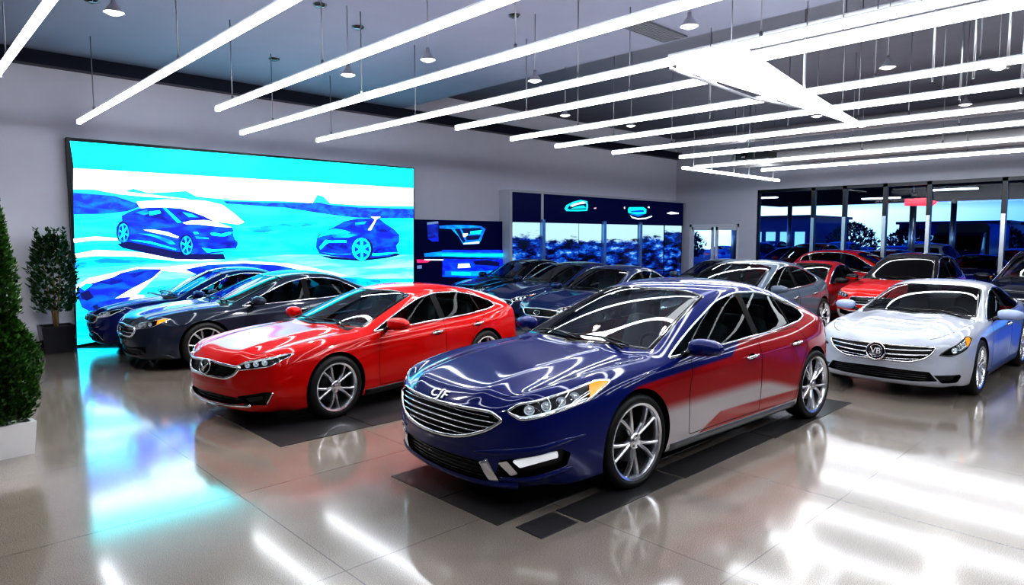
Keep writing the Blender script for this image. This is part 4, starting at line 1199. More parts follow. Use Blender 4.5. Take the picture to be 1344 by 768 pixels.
 ('ink', [(8.57, 1.68), (8.56, 1.61), (8.53, 1.54), (8.49, 1.49), (8.44, 1.45), (8.38, 1.42), (8.32, 1.42), (8.26, 1.43), (8.20, 1.45), (8.15, 1.50), (8.12, 1.55), (8.10, 1.61), (8.09, 1.68), (8.10, 1.75), (8.12, 1.81), (8.16, 1.86), (8.21, 1.91), (8.27, 1.93), (8.33, 1.94), (8.39, 1.93), (8.45, 1.91), (8.50, 1.86), (8.54, 1.81), (8.56, 1.75)]),
 ('cyan', [(8.50, 1.68), (8.49, 1.61), (8.46, 1.54), (8.42, 1.49), (8.37, 1.45), (8.31, 1.42), (8.24, 1.42), (8.18, 1.43), (8.12, 1.46), (8.07, 1.50), (8.03, 1.55), (8.01, 1.61), (8.00, 1.68), (8.01, 1.75), (8.04, 1.81), (8.08, 1.87), (8.13, 1.91), (8.19, 1.93), (8.26, 1.94), (8.32, 1.93), (8.38, 1.91), (8.43, 1.86), (8.47, 1.81), (8.49, 1.75)]),
 ('blue', [(8.46, 1.68), (8.45, 1.62), (8.43, 1.57), (8.40, 1.53), (8.35, 1.49), (8.30, 1.47), (8.25, 1.47), (8.20, 1.47), (8.15, 1.50), (8.11, 1.53), (8.08, 1.57), (8.06, 1.63), (8.06, 1.68), (8.06, 1.74), (8.09, 1.79), (8.12, 1.83), (8.16, 1.86), (8.21, 1.89), (8.26, 1.89), (8.31, 1.89), (8.36, 1.86), (8.40, 1.83), (8.43, 1.78), (8.45, 1.73)]),
 ('cyan', [(8.24, 1.65), (8.43, 1.54), (8.46, 1.60), (8.27, 1.71)]),
 ('cyan', [(8.22, 1.68), (8.22, 1.45), (8.29, 1.45), (8.29, 1.68)]),
 ('cyan', [(8.24, 1.71), (8.05, 1.59), (8.09, 1.54), (8.27, 1.65)]),
 ('cyan', [(8.27, 1.71), (8.09, 1.82), (8.05, 1.76), (8.24, 1.65)]),
 ('cyan', [(8.29, 1.68), (8.29, 1.91), (8.22, 1.90), (8.22, 1.68)]),
 ('cyan', [(8.27, 1.65), (8.46, 1.77), (8.43, 1.82), (8.24, 1.71)]),
 ('white', [(2.48, 1.08), (2.69, 1.23), (3.09, 1.31), (3.47, 1.40), (3.90, 1.38), (4.22, 1.41), (4.74, 1.45), (5.56, 1.46), (6.45, 1.39), (7.25, 1.22), (7.82, 1.07), (6.97, 1.00), (5.45, 1.12), (3.90, 1.32), (3.33, 0.78), (2.88, 0.64), (2.50, 0.88)]),
 ('blue', [(2.49, 0.94), (2.53, 1.06), (2.65, 1.12), (2.98, 1.18), (3.20, 1.30), (3.50, 1.37), (3.90, 1.35), (3.73, 1.19), (3.34, 0.99), (2.96, 0.76), (2.70, 0.61), (2.56, 0.71)]),
 ('navy', [(2.79, 1.15), (3.24, 1.28), (3.66, 1.33), (3.34, 1.16), (3.04, 1.09)]),
 ('cyan', [(2.55, 1.07), (2.65, 1.14), (2.74, 1.11), (2.61, 1.01)]),
 ('ink', [(2.54, 0.97), (2.68, 1.01), (2.75, 0.88), (2.64, 0.82), (2.56, 0.87)]),
 ('blue', [(4.30, 1.33), (4.74, 1.41), (5.46, 1.42), (6.19, 1.36), (6.71, 1.24), (7.08, 1.10), (6.44, 0.93), (4.99, 1.00)]),
 ('navy', [(5.55, 1.21), (6.24, 1.23), (6.76, 1.19), (6.44, 1.07), (5.64, 1.06)]),
 ('sea', [(7.14, 1.04), (8.06, 1.02), (8.74, 0.92), (8.74, 0.70), (7.24, 0.89)]),
]
ART2 = [
 ('navy', [(10.22, 2.33), (10.60, 2.36), (10.58, 1.95), (10.25, 1.92)]),
 ('steel', [(10.22, 2.34), (10.58, 2.38), (10.59, 2.32), (10.23, 2.28)]),
 ('sea', [(10.62, 2.26), (11.10, 2.29), (11.67, 2.29), (12.06, 2.27), (12.23, 2.19), (12.14, 2.04), (12.06, 1.88), (11.99, 1.78), (11.42, 1.76), (11.26, 1.98), (11.01, 2.18), (10.62, 2.19)]),
 ('ink', [(11.13, 2.18), (11.30, 2.19), (11.50, 1.85), (11.42, 1.81)]),
 ('ink', [(11.36, 2.20), (12.02, 2.22), (12.12, 2.16), (12.01, 2.06), (11.46, 2.04)]),
 ('white', [(11.40, 2.06), (11.59, 2.07), (11.54, 1.96), (11.42, 1.97)]),
 ('cyan', [(11.67, 2.12), (12.10, 2.16), (12.01, 2.06), (11.67, 2.04)]),
 ('ink', [(11.50, 1.99), (12.04, 2.03), (11.97, 1.90), (11.54, 1.88)]),
 ('white', [(11.42, 1.80), (11.99, 1.85), (11.98, 1.79), (11.42, 1.77)]),
 ('sea', [(10.12, 1.55), (10.69, 1.59), (12.91, 1.52), (12.89, 1.35), (10.69, 1.45), (10.13, 1.46)]),
 ('cyan', [(10.69, 1.53), (12.87, 1.49), (12.87, 1.41), (10.69, 1.47)]),
 ('blue', [(10.69, 1.63), (13.01, 1.60), (13.01, 1.52), (10.69, 1.57)]),
 ('blue', [(10.70, 1.40), (13.01, 1.33), (13.00, 0.75), (10.69, 0.92)]),
 ('sea', [(10.78, 1.08), (11.84, 1.03), (12.73, 1.03), (12.72, 0.86), (10.78, 0.94)]),
 ('ink', [(11.75, 1.31), (12.28, 1.33), (12.73, 1.25), (12.73, 1.14), (12.27, 1.18), (11.84, 1.21)]),
 ('white', [(11.23, 1.25), (11.62, 1.25), (11.66, 1.14), (11.21, 1.13)]),
 ('cyan', [(11.00, 1.04), (11.66, 1.00), (11.66, 0.92), (11.00, 0.96)]),
 ('red', [(9.87, 1.40), (10.34, 1.38), (10.22, 1.31), (9.89, 1.31)]),
 ('white', [(10.11, 1.40), (10.73, 1.38), (10.73, 1.35), (10.11, 1.37)]),
 ('steel', [(9.88, 1.24), (10.03, 1.25), (10.03, 1.16), (9.88, 1.16)]),
 ('blue', [(10.23, 1.92), (10.58, 1.97), (10.57, 1.85), (10.38, 1.85)]),
]
ART3 = [
 ('cyan', [(15.21, 2.83), (15.29, 2.94), (15.58, 3.05), (15.96, 3.13), (16.28, 3.10), (16.33, 2.95), (16.29, 2.80), (15.84, 2.77), (15.30, 2.76)]),
 ('ink', [(15.33, 2.84), (15.45, 2.94), (15.83, 3.06), (16.16, 3.08), (16.24, 2.99), (16.23, 2.84), (15.45, 2.81)]),
 ('white', [(15.45, 2.92), (15.64, 3.00), (16.09, 3.09), (16.24, 3.03), (15.84, 2.98), (15.58, 2.90)]),
 ('cyan', [(15.48, 2.84), (15.84, 2.93), (16.10, 2.96), (16.23, 2.88), (15.84, 2.86)]),
 ('cyan', [(18.41, 2.90), (18.48, 2.98), (19.31, 3.01), (19.49, 2.94), (19.48, 2.79), (18.99, 2.75), (18.45, 2.78)]),
 ('blue', [(18.56, 2.86), (19.31, 2.91), (19.35, 2.84), (18.60, 2.81)]),
 ('sea', [(18.52, 2.75), (19.39, 2.76), (19.00, 2.67)]),
 ('white', [(18.52, 2.72), (18.68, 2.66), (19.00, 2.62), (19.48, 2.65), (19.81, 2.73), (19.85, 2.69), (19.48, 2.60), (19.00, 2.57), (18.64, 2.62)]),
 ('white', [(20.73, 2.83), (21.01, 2.90), (21.55, 2.87), (21.55, 2.83), (21.01, 2.80)]),
 ('pink', [(16.60, 2.90), (16.72, 2.92), (16.72, 2.87), (16.60, 2.87)]),
 ('white', [(19.55, 3.03), (19.66, 3.05), (19.67, 2.98), (19.57, 2.99)]),
 ('white', [(18.18, 2.98), (18.25, 2.99), (18.24, 2.91), (18.18, 2.92)]),
]

scr = empty('video_wall', (0, 0, 0)); tag(scr, 'huge video wall showing two blue cars under a cyan sky', 'screen')
g = Geo(); g.box((6.16, 13.93, 1.85), (7.36, .13, 3.70)); g.obj('screen_frame', [M['frame_blk']], scr, False)
artwork('screen_picture', ART, 13.862, scr, 2.4)
d2 = empty('display_panel'); tag(d2, 'dark navy display panel with a glowing headlamp picture', 'display')
g = Geo(); g.box((11.46, 13.93, 1.2), (3.18, .13, 2.42)); g.obj('panel_board', [pbr('panel_navy', (.003, .004, .035), .35, spec=.1, emit=(.001, .003, .06), es=.3)], d2, False)
artwork('panel_picture', ART2, 13.862, d2, 1.3)

def clutter_mat(name, seed, s, dz=0):
    """blurred view of a bright lot: white sky on top, blue shapes below"""
    m, nt, out = nodes(name); L = nt.links; N = nt.nodes
    tc = N.new('ShaderNodeTexCoord'); sp = N.new('ShaderNodeSeparateXYZ'); L.new(tc.outputs['Object'], sp.inputs[0])
    mp = N.new('ShaderNodeMapping'); mp.inputs['Scale'].default_value = (1.1, 1, 3.6); mp.inputs['Location'].default_value = (seed, 0, 0); L.new(tc.outputs['Object'], mp.inputs[0])
    n = N.new('ShaderNodeTexNoise'); n.inputs['Scale'].default_value = 1.6; n.inputs['Detail'].default_value = 6; n.inputs['Roughness'].default_value = .7; L.new(mp.outputs[0], n.inputs['Vector'])
    r = N.new('ShaderNodeValToRGB'); r.color_ramp.elements[0].position = .43; r.color_ramp.elements[0].color = (.001, .002, .02, 1)
    r.color_ramp.elements[1].position = .68; r.color_ramp.elements[1].color = (.5, .85, 1, 1)
    q = r.color_ramp.elements.new(.50); q.color = (.004, .03, .35, 1); q = r.color_ramp.elements.new(.58); q.color = (.01, .20, .80, 1)
    L.new(n.outputs['Fac'], r.inputs[0])
    mr = N.new('ShaderNodeMapRange'); mr.inputs[1].default_value = 1.80 + dz; mr.inputs[2].default_value = 1.92 + dz
    a = N.new('ShaderNodeMath'); a.operation = 'MULTIPLY_ADD'; a.inputs[1].default_value = .9; L.new(n.outputs['Fac'], a.inputs[0]); L.new(sp.outputs['Z'], a.inputs[2])
    s2 = N.new('ShaderNodeMath'); s2.operation = 'SUBTRACT'; s2.inputs[1].default_value = .45; L.new(a.outputs[0], s2.inputs[0]); L.new(s2.outputs[0], mr.inputs[0])
    mx = N.new('ShaderNodeMix'); mx.data_type = 'RGBA'; mx.inputs[7].default_value = (.62, .92, 1, 1); L.new(mr.outputs[0], mx.inputs[0]); L.new(r.outputs[0], mx.inputs[6])
    b = N.new('ShaderNodeBsdfPrincipled'); b.inputs['Base Color'].default_value = (.01, .012, .02, 1); b.inputs['Roughness'].default_value = .12
    L.new(mx.outputs[2], b.inputs['Emission Color']); b.inputs['Emission Strength'].default_value = s
    L.new(b.outputs[0], out.inputs[0]); return m
# brand wall: navy fascia with two lit emblems above picture panes
bw = empty('brand_wall'); tag(bw, 'navy showroom brand wall with two lit emblems above bright blue panes', 'display wall')
XA, XE, YF = 12.97, 21.86, 13.6
g = Geo(); g.box(((XA + XE) / 2, YF + .2, 2.82), (XE - XA, .4, .84)); g.obj('fascia', [pbr('fascia_navy', (.003, .004, .04), .35, spec=.1, emit=(.001, .004, .06), es=.35)], bw, False)
g = Geo(); g.box(((XA + XE) / 2, YF + .21, 1.2), (XE - XA, .36, 2.42)); g.obj('back_panel', [M['beam']], bw, False)
px = [XA + .06, 14.14, 14.30, 15.9, 17.02, 17.2, 19.0, 19.2, 20.5, XE - .08]
for i, (a, b) in enumerate(((px[0], px[1]), (px[2], 15.88), (15.92, px[4]), (px[5], px[6]), (px[7], 20.6), (20.7, px[9]))):
    g = Geo(); g.box(((a + b) / 2, YF + .01, 1.2), (b - a, .02, 2.38)); g.obj('lit_pane', [clutter_mat('lot_view', i * 7.3 + 1, .62, (.12, 0, .0, .0, .10, .30)[i])], bw, False)
for a in (14.22, 17.11, 19.1):
    g = Geo(); g.box((a, YF - .03, 1.24), (.12, .12, 2.48)); g.obj('post', [pbr('blue_post', (.25, .45, .75), .25, .6)], bw, False)
g = Geo(); g.box((XA - .05, YF + .18, 1.62), (.10, .44, 3.24)); g.box((14.22, YF - .005, 2.84), (.10, .03, .80)); g.box(((XA + XE) / 2, YF + .18, 3.27), (XE - XA + .2, .46, .07)); g.obj('surround', [pbr('surround_grey', (.62, .63, .68), .4)], bw, False)
artwork('lit_emblem', ART3, 13.596, bw, 1.0)

# ---------------------------------------------------------------- hanging light bars
M['tube_on'] = emis('tube_on', (.90, .95, 1.0), 11.0)
M['cap'] = pbr('bar_end_cap', (.75, .76, .78), .4)
M['bar_top'] = pbr('bar_housing', (.66, .67, .70), .35, .3)
ORD = ['first', 'second', 'third', 'fourth', 'fifth', 'sixth', 'seventh', 'eighth', 'ninth', 'tenth', 'eleventh']
def light_bar(x, y0, y1, z, label, wd=.076, wires=(), parent_group='hanging light bars', zc=ZC):
    t = empty('hanging_light_bar', (x, y0, z)); tag(t, label, 'ceiling light', parent_group)
    L = y0 - y1
    n = 10
    prof = [(wd / 2 * math.cos(a), .040 * math.sin(a)) for a in [2 * math.pi * k / 12 for k in range(12)]]
    g = Geo(); V = []
    for yy in (0, -L): V += [(p[0], yy, p[1]) for p in prof]
    F = [(k, (k + 1) % 12, 12 + (k + 1) % 12, 12 + k) for k in range(12)]
    g.add(V, F); g.obj('diffuser', [M['tube_on']], t)
    g = Geo(); g.box((0, -L / 2, .046), (wd * .5, L, .02)); g.obj('housing', [M['bar_top']], t, False)
    for yy, d in ((0.012, 1), (-L - .012, 1)):
        g = Geo(); g.box((0, yy, 0), (wd * 1.04, .03, .084)); g.obj('end_cap', [M['cap']], t, False)
    for wy in wires:
        g = Geo(); g.tube([(0, wy - y0, .05), (0, wy - y0, zc - z - .025)], .008, 6); g.tube([(0, wy - y0, .04), (0, wy - y0, .10)], .018, 8); g.obj('suspension_wire', [M['wire']], t)
    return t
BARS = [(1.14, 10.04, -5.0, (9.3, 6.6, 3.5)), (2.57, 13.25, -5.0, (12.2, 8.15, 4)), (3.84, 10.48, -5.0, (9.9, 7.2, 3.6)), (5.02, 12.55, -5.0, (11.2, 8.3, 5.2)), (6.50, 12.44, -5.0, (11.9, 9.1, 5.6, 3.2)),
        (7.58, 9.35, 3.80, (7.6, 5.6)), (9.18, 9.62, -5.0, (7.9, 5.3, 3.0, 1.9)), (10.60, 9.73, -5.0, (8.2, 6.1, 3.9, 2.6)), (12.35, 9.56, -5.0, (8, 5.5, 3.5)), (14.2, 8.95, -5.0, (7.5, 5, 3.2)), (16.5, 9.9, -5.0, (8.2, 5.6, 4)),
        (18.6, 9.0, 1.0, (7, 4))]
BL = ['far left light bar, cut off by the top left corner of the photo', 'long light bar hanging over the left end of the video wall', 'light bar hanging over the middle of the video wall, short of the wall',
      'light bar whose end hangs level with the video wall top, third from the left wall plant', 'longest light bar, running past the right end of the video wall', 'short light bar that stops at the tapering cross panel',
      'light bar crossing under the thick end of the cross panel', 'light bar crossing the middle of the cross panel', 'light bar touching the thin tip of the cross panel', 'light bar just beyond the tip of the cross panel', 'light bar hanging in front of the logo corner, near the end wall',
      'small farthest light bar close to the end wall windows']
BL[3] = 'light bar ending just left of the longest bar, above the video wall'
for (x, y0, y1, ws_), lb in zip(BARS, BL):
    light_bar(x, y0, y1, 3.9, lb, wires=ws_, zc=ZC if x < XB else ZC + .52)
# wide panel strip and the tapering cross panel
wp = empty('light_panel', (7.0, 3.6, 3.9)); tag(wp, 'wide flat white light panel beside the longest bar', 'ceiling light')
wp.name = 'wide_ceiling_light'
g = Geo(); g.box((0, -4.3, 0), (.22, 8.6, .05)); g.obj('diffuser', [M['tube_on']], wp, False)
g = Geo(); g.box((0, -4.3, .035), (.24, 8.6, .02)); g.obj('housing', [M['bar_top']], wp, False)
for yy in (-1.0, -2.4, -4.5):
    g = Geo(); g.tube([(0, yy, .04), (0, yy, ZC - 3.925)], .008, 6); g.obj('suspension_wire', [M['wire']], wp)
cp = empty('cross_panel', (6.5, 3.74, 3.83)); tag(cp, 'tapering white cross panel spanning several light bars', 'ceiling light')
g = Geo(); V = []
xs = np.linspace(0, 5.65, 14)
for x in xs:
    t = x / 5.65; hw_ = .42 * (1 - t) ** 1.3 + .05; cy = .05 + .34 * t
    V += [(x, cy - hw_, -.02), (x, cy + hw_ * .8, -.02), (x, cy - hw_, .02), (x, cy + hw_ * .8, .02)]
F = []
for k in range(len(xs) - 1):
    a, b = k * 4, k * 4 + 4
    F += [(a, b, b + 1, a + 1), (a + 2, a + 3, b + 3, b + 2), (a, a + 2, b + 2, b), (a + 1, b + 1, b + 3, a + 3)]
F += [(0, 1, 3, 2), (52, 54, 55, 53)]
g.add(V, F); g.obj('diffuser', [emis('panel_on', (.9, .95, 1), 2.2)], cp, False)
g = Geo(); g.tube([(0, .5, .0), (2.2, .62, .0), (3.4, .42, .0)], .02, 6); g.obj('edge_rail', [M['bar_top']], cp)
for x in (.6, 2.6, 4.6):
    g = Geo(); g.tube([(x, .1, .02), (x, .1, (ZC if x + 6.5 < XB else ZC + .52) - 3.855)], .008, 6); g.obj('suspension_wire', [M['wire']], cp)

# ---------------------------------------------------------------- spotlights, speakers, rods, ducts
M['bulb'] = emis('bulb_on', (1, .97, .92), 3.5)
def pendant(x, y, z, label, dark=False, s=1.0):
    zc = ZC if x < XB else ZC + .52
    t = empty('pendant_spotlight', (x, y, z)); tag(t, label, 'spotlight', 'pendant spotlights')
    g = Geo(); g.tube([(0, 0, .13 * s), (0, 0, zc - z - .02)], .006, 6); g.obj('cord', [M['wire']], t)
    g = Geo(); g.lathe([(.001, .15 * s), (.022 * s, .15 * s), (.026 * s, .10 * s), (.045 * s, .075 * s), (.095 * s, .012 * s), (.10 * s, .0), (.092 * s, .006 * s), (.04 * s, .06 * s)], n=20); g.obj('lamp_shade', [M['steel']], t)
    g = Geo(); g.lathe([(.001, -.02 * s), (.05 * s, -.014 * s), (.088 * s, .008 * s), (.05 * s, .02 * s), (.001, .02 * s)], n=18); g.obj('bulb', [M['bulb']], t)
for a in ((1.83, 7.66, 4.18, 'pendant spotlight nearest the top left corner, above the left bars'), (4.77, 8.23, 4.16, 'pendant spotlight hanging between the third and fourth light bars'),
          (5.10, 6.86, 4.16, 'bright pendant spotlight left of the longest light bar'), (6.86, 6.71, 4.16, 'pendant spotlight hanging just above the longest bar'),
          (9.66, 3.01, 4.16, 'pendant spotlight on a cord at the upper right, beyond the cross panel'), (6.41, 3.96, 4.20, 'tilted pendant spotlight near the ceiling vent'),
          (9.33, 8.34, 4.2, 'small pendant spotlight left of the short bar, far over the cars'), (12.55, 5.06, 4.16, 'small pendant spotlight under the tip of the cross panel'),
          (14.72, 7.61, 4.2, 'tiny far pendant spotlight among the far bars'), (10.9, 8.0, 4.15, 'small pendant spotlight over the logo wall'), (13.2, 2.9, 4.15, 'small pendant spotlight at the right edge under the far bars'),
          (11.2, 2.1, 4.25, 'white pendant spotlight close to the right edge of the photo')):
    pendant(*a)
for i, (x, y, lb) in enumerate(((5.38, 8.97, 'black round ceiling speaker above the second pendant'), (5.24, 11.56, 'black round ceiling speaker farthest from the viewer, near the dark beam'), (6.72, 6.98, 'dark glossy round ceiling speaker left of the vent'),
                                (4.51, 8.49, 'black round ceiling speaker at the top edge of the photo'), (2.23, 10.43, 'black round ceiling speaker near the first pendant'))):
    t = empty('ceiling_speaker', (x, y, ZC)); tag(t, lb, 'speaker', 'black ceiling speakers')
    g = Geo(); g.lathe([(.001, -.035), (.05, -.035), (.085, -.02), (.095, .0)], n=20); g.obj('grille_cover', [M['gloss_black']], t)
# lamps of the pendant spotlights, then added fill lamps out of frame, without pendants
def lamp(x, y, z, e):
    d = bpy.data.lights.new('pendant_and_fill_lamp', 'SPOT'); d.energy = e; d.spot_size = math.radians(150); d.spot_blend = 1.0; d.shadow_soft_size = .035; d.color = (1, .97, .94)
    o = link(bpy.data.objects.new('pendant_and_fill_lamp', d)); o.location = (x, y, z)
for x, y in ((1.83, 7.66), (4.77, 8.23), (5.1, 6.86), (6.86, 6.71), (9.66, 3.01), (6.41, 3.96), (9.33, 8.34), (12.55, 5.06), (14.72, 7.61), (10.9, 8.0), (13.2, 2.9)): lamp(x, y, 4.1, 210)
for x, y in ((-1, 4), (2, -1), (6, -2), (1, 11), (10, -1.5), (15, -1)): lamp(x, y, 4.1, 130)
# services under the raised ceiling
def rod(x, y, z0, z1, lb):
    g = Geo(); g.tube([(0, 0, 0), (0, 0, z1 - z0)], .014, 8); o = g.obj('hanging_rod', [M['steel']]); o.location = (x, y, z0); tag(o, lb, 'rod', 'steel hanging rods at the upper right')
for k, (x, y) in enumerate(((9.9, 2.55), (10.1, 2.15), (9.8, 1.75), (9.9, 4.2), (11.5, 2.6), (11.6, 1.9))):
    rod(x, y, 3.95, ZC + .52, 'thin steel rod hanging from the dark ceiling at the upper right')
def duct(name, p0, p1, r, mat, lb, cat):
    p0, p1 = Vector(p0), Vector(p1); g = Geo(); g.tube([p0 - p0, (p1 - p0) * .02, (p1 - p0) * .5, p1 - p0], r, 14)
    for t in (.2, .5, .8):
        c = (p1 - p0) * t; d = (p1 - p0).normalized() * .03
        g.tube([c - d, c + d], r * 1.06, 14)
    o = g.obj(name, [mat]); o.location = p0; tag(o, lb, cat); flat_by_angle(o, 50)
duct('ceiling_pipe', (9.75, 6.4, 4.98), (9.75, -4, 4.98), .035, M['white'], 'long white pipe under the edge of the raised ceiling', 'pipe')
duct('ceiling_pipe', (10.0, 5.0, 4.9), (10.0, -4, 4.9), .03, M['white'], 'second white pipe beside the long one, a little lower', 'pipe')
duct('air_duct', (19.8, 10.5, 4.35), (19.8, -2, 4.35), .22, pbr('duct_grey', (.42, .40, .40), .45, .3), 'round grey air duct along the end wall under the ceiling', 'duct')
duct('air_duct', (17.6, 11.2, 4.75), (17.6, -2, 4.75), .16, pbr('duct_grey2', (.30, .28, .29), .45, .3), 'thinner dark grey air duct behind the far light bars', 'duct')
tr = empty('ceiling_track_light', (15.6, 9.6, 3.78), math.radians(0)); tag(tr, 'bright track light rail running along towards the end wall', 'rail')
g = Geo(); g.box((2.6, 0, 0), (5.6, .09, .06)); g.obj('rail', [M['tube_on']], tr, False)
g = Geo()
for k in (.3, 1.25, 2.5, 3.4, 5.0): g.tube([(k, 0, .03), (k, 0, 1.82)], .008, 6)
obj_each(g, 'suspension_wire', [M['wire']], tr)
pr = empty('projector', (17.0, 8.4, 4.1)); tag(pr, 'black projector box hung among the far light bars', 'projector')
g = Geo(); g.box((0, 0, 0), (.5, .9, .18)); g.box((0, .2, .14), (.12, .12, .12)); g.obj('housing', [M['black']], pr, False)
g = Geo(); g.tube([(-.25, .2, 0), (-.32, .2, 0)], .06, 14); g.obj('projector_lens', [M['gloss_black']], pr)
g = Geo(); g.tube([(0, .2, .15), (0, .2, 1.49)], .025, 8); g.obj('mount_pole', [M['wire']], pr)

# ---------------------------------------------------------------- plants
def leaf_mat(name, a, b):
    m, nt, out = nodes(name); N = nt.nodes; L = nt.links
    g_ = N.new('ShaderNodeNewGeometry'); r = N.new('ShaderNodeValToRGB'); r.color_ramp.elements[0].color = (*a, 1); r.color_ramp.elements[1].color = (*b, 1)
    L.new(g_.outputs['Random Per Island'], r.inputs[0]); p = N.new('ShaderNodeBsdfPrincipled'); p.inputs['Roughness'].default_value = .35
    L.new(r.outputs[0], p.inputs['Base Color']); L.new(p.outputs[0], out.inputs[0]); return m
M['leaf'] = leaf_mat('box_leaf', (.015, .05, .008), (.10, .26, .05))
M['leaf2'] = leaf_mat('ficus_leaf', (.012, .04, .012), (.07, .17, .05))
def leaf(g, p, d, up, L, W):
    d = d.normalized(); s = d.cross(up)
    if s.length < 1e-3: s = d.cross(Vector((1, 0, 0)))
    s.normalize(); n = s.cross(d)
    g.add([p, p + d * L * .45 + s * W - n * W * .25, p + d * L, p + d * L * .45 - s * W - n * W * .25, p + d * L * .5 + n * W * .1], [(0, 1, 4), (1, 2, 4), (2, 3, 4), (3, 0, 4)])
def foliage(g, rad, z0, z1, n, L, W, rng):
    for k in range(n):
        z = z0 + (z1 - z0) * rng.random(); a = rng.random() * 2 * math.pi
        R_ = rad((z - z0) / (z1 - z0)) * (.55 + .5 * math.sqrt(rng.random())) * (1 + .12 * math.sin(5 * a + z * 9))
        p = Vector((R_ * math.cos(a), R_ * math.sin(a), z))
        d = Vector((math.cos(a), math.sin(a), .9)) + Vector((rng.uniform(-.8, .8), rng.uniform(-.8, .8), rng.uniform(-.5, .7)))
        leaf(g, p, d, Vector((rng.uniform(-.4, .4), rng.uniform(-.4, .4), 1)), L * rng.uniform(.7, 1.3), W * rng.uniform(.7, 1.2))
rng = random.Random(3)
pl = empty('boxwood_topiary', (.70, 7.40, 0)); tag(pl, 'tall two-tiered clipped boxwood topiary in a white pot', 'plant')
g = Geo()
foliage(g, lambda t: .27 * (max(0, math.sin(math.pi * min(1, t * .80 + .16))) ** .7) + .03, .30, 1.28, 6500, .045, .019, rng)
foliage(g, lambda t: .165 * (1 - t) ** .55 * (1 if t > .06 else .7) + .03, 1.20, 2.33, 4200, .044, .018, rng)
fo = g.obj('foliage', [M['leaf']], pl); fo['kind'] = 'stuff'
g = Geo(); g.lathe([(.001, .30), (.15, .32), (.18, .75), (.13, 1.2), (.11, 1.3), (.07, 1.9), (.02, 2.2)], n=16); g.obj('inner_branches', [pbr('dark_twig', (.008, .018, .006), .8)], pl)
g = Geo()
for (z0, z1, r0, r1) in ((0, .30, .20, .225),):
    V = []
    for z, r_ in ((0, r0), (z1, r1), (z1, r1 - .035), (z1 - .05, r1 - .04)):
        V += [(sx * r_, sy * r_, z) for sx, sy in ((-1, -1), (1, -1), (1, 1), (-1, 1))]
    F = [(3, 2, 1, 0)]
    for k in range(3): F += [(k * 4 + q, k * 4 + (q + 1) % 4, k * 4 + 4 + (q + 1) % 4, k * 4 + 4 + q) for q in range(4)]
    F.append((12, 13, 14, 15)); g.add(V, F)
po = g.obj('planter', [M['white'], ], pl, False); po.rotation_euler.z = math.radians(5)
p2 = empty('potted_tree', (2.12, 13.5, 0)); tag(p2, 'small dark-leaved potted tree in a black square pot by the video wall', 'plant')
g = Geo(); V = []
for z, r_ in ((0, .20), (.46, .245), (.46, .22), (.42, .215)): V += [(sx * r_, sy * r_, z) for sx, sy in ((-1, -1), (1, -1), (1, 1), (-1, 1))]
F = [(3, 2, 1, 0)]
for k in range(3): F += [(k * 4 + q, k * 4 + (q + 1) % 4, k * 4 + 4 + (q + 1) % 4, k * 4 + 4 + q) for q in range(4)]
F.append((12, 13, 14, 15)); g.add(V, F); g.obj('planter', [pbr('black_pot', (.012, .013, .02), .25)], p2, False)
for (dx, dy) in ((.0, .0), (.05, .03), (-.05, .02)):
    g = Geo(); g.tube([(dx * .3, dy * .3, .42), (dx * .6, dy, .62), (dx * 1.6, dy * 2, 1.0), (dx * 2.4, dy * 2.5, 1.5)], [.025, .02, .014, .006], 8); g.obj('trunk', [pbr('bark', (.30, .20, .10), .8)], p2)
g = Geo()
foliage(g, lambda t: .29 * (math.sin(math.pi * (t * .68 + .2)) ** .8) + .02, .68, 1.95, 1250, .095, .030, rng)
for k in range(9):
    a = rng.random() * 6.28; x, y = .17 * math.cos(a), .17 * math.sin(a)
    for q in range(16): leaf(g, Vector((x * (1 + q * .02), y * (1 + q * .02), 1.6 + q * .032)), Vector((rng.uniform(-1, 1), rng.uniform(-1, 1), .8)), Vector((0, 0, 1)), .085, .028)
fo = g.obj('foliage', [M['leaf2']], p2); fo['kind'] = 'stuff'

# ---------------------------------------------------------------- dark tile mats under the two nearest cars
M['mat'] = pbr('dark_tile', (.055, .053, .056), .30, noise=.25, nscale=60, coat=.3)
def tile_mat(x0, x1, y0, y1, lb, nx, ny, extra=()):
    t = empty('floor_mat', ((x0 + x1) / 2, (y0 + y1) / 2, 0)); tag(t, lb, 'floor mat')
    cx, cy = (x0 + x1) / 2, (y0 + y1) / 2
    for i in range(nx):
        for j in range(ny):
            a, b = x0 + (x1 - x0) * i / nx, x0 + (x1 - x0) * (i + 1) / nx; c, d = y0 + (y1 - y0) * j / ny, y0 + (y1 - y0) * (j + 1) / ny
            g = Geo(); g.box(((a + b) / 2 - cx, (c + d) / 2 - cy, .003), (b - a - .012, d - c - .012, .006)); g.obj('mat_tile', [M['mat']], t, False)
    for (a, b, c, d) in extra:
        g = Geo(); g.box(((a + b) / 2 - cx, (c + d) / 2 - cy, .003), (b - a, d - c, .006)); g.obj('border_tile', [M['mat']], t, False)
tile_mat(2.92, 8.1, 3.2, 4.5, 'dark tile mat under the navy hatchback', 5, 2, [(3.0, 3.36, 2.86, 3.10), (3.40, 4.6, 2.82, 3.10), (4.63, 6.2, 2.80, 3.08), (6.23, 8.2, 2.78, 3.06)])
tile_mat(2.60, 6.6, 5.85, 7.7, 'dark tile mat under the bright red sedan', 4, 2)
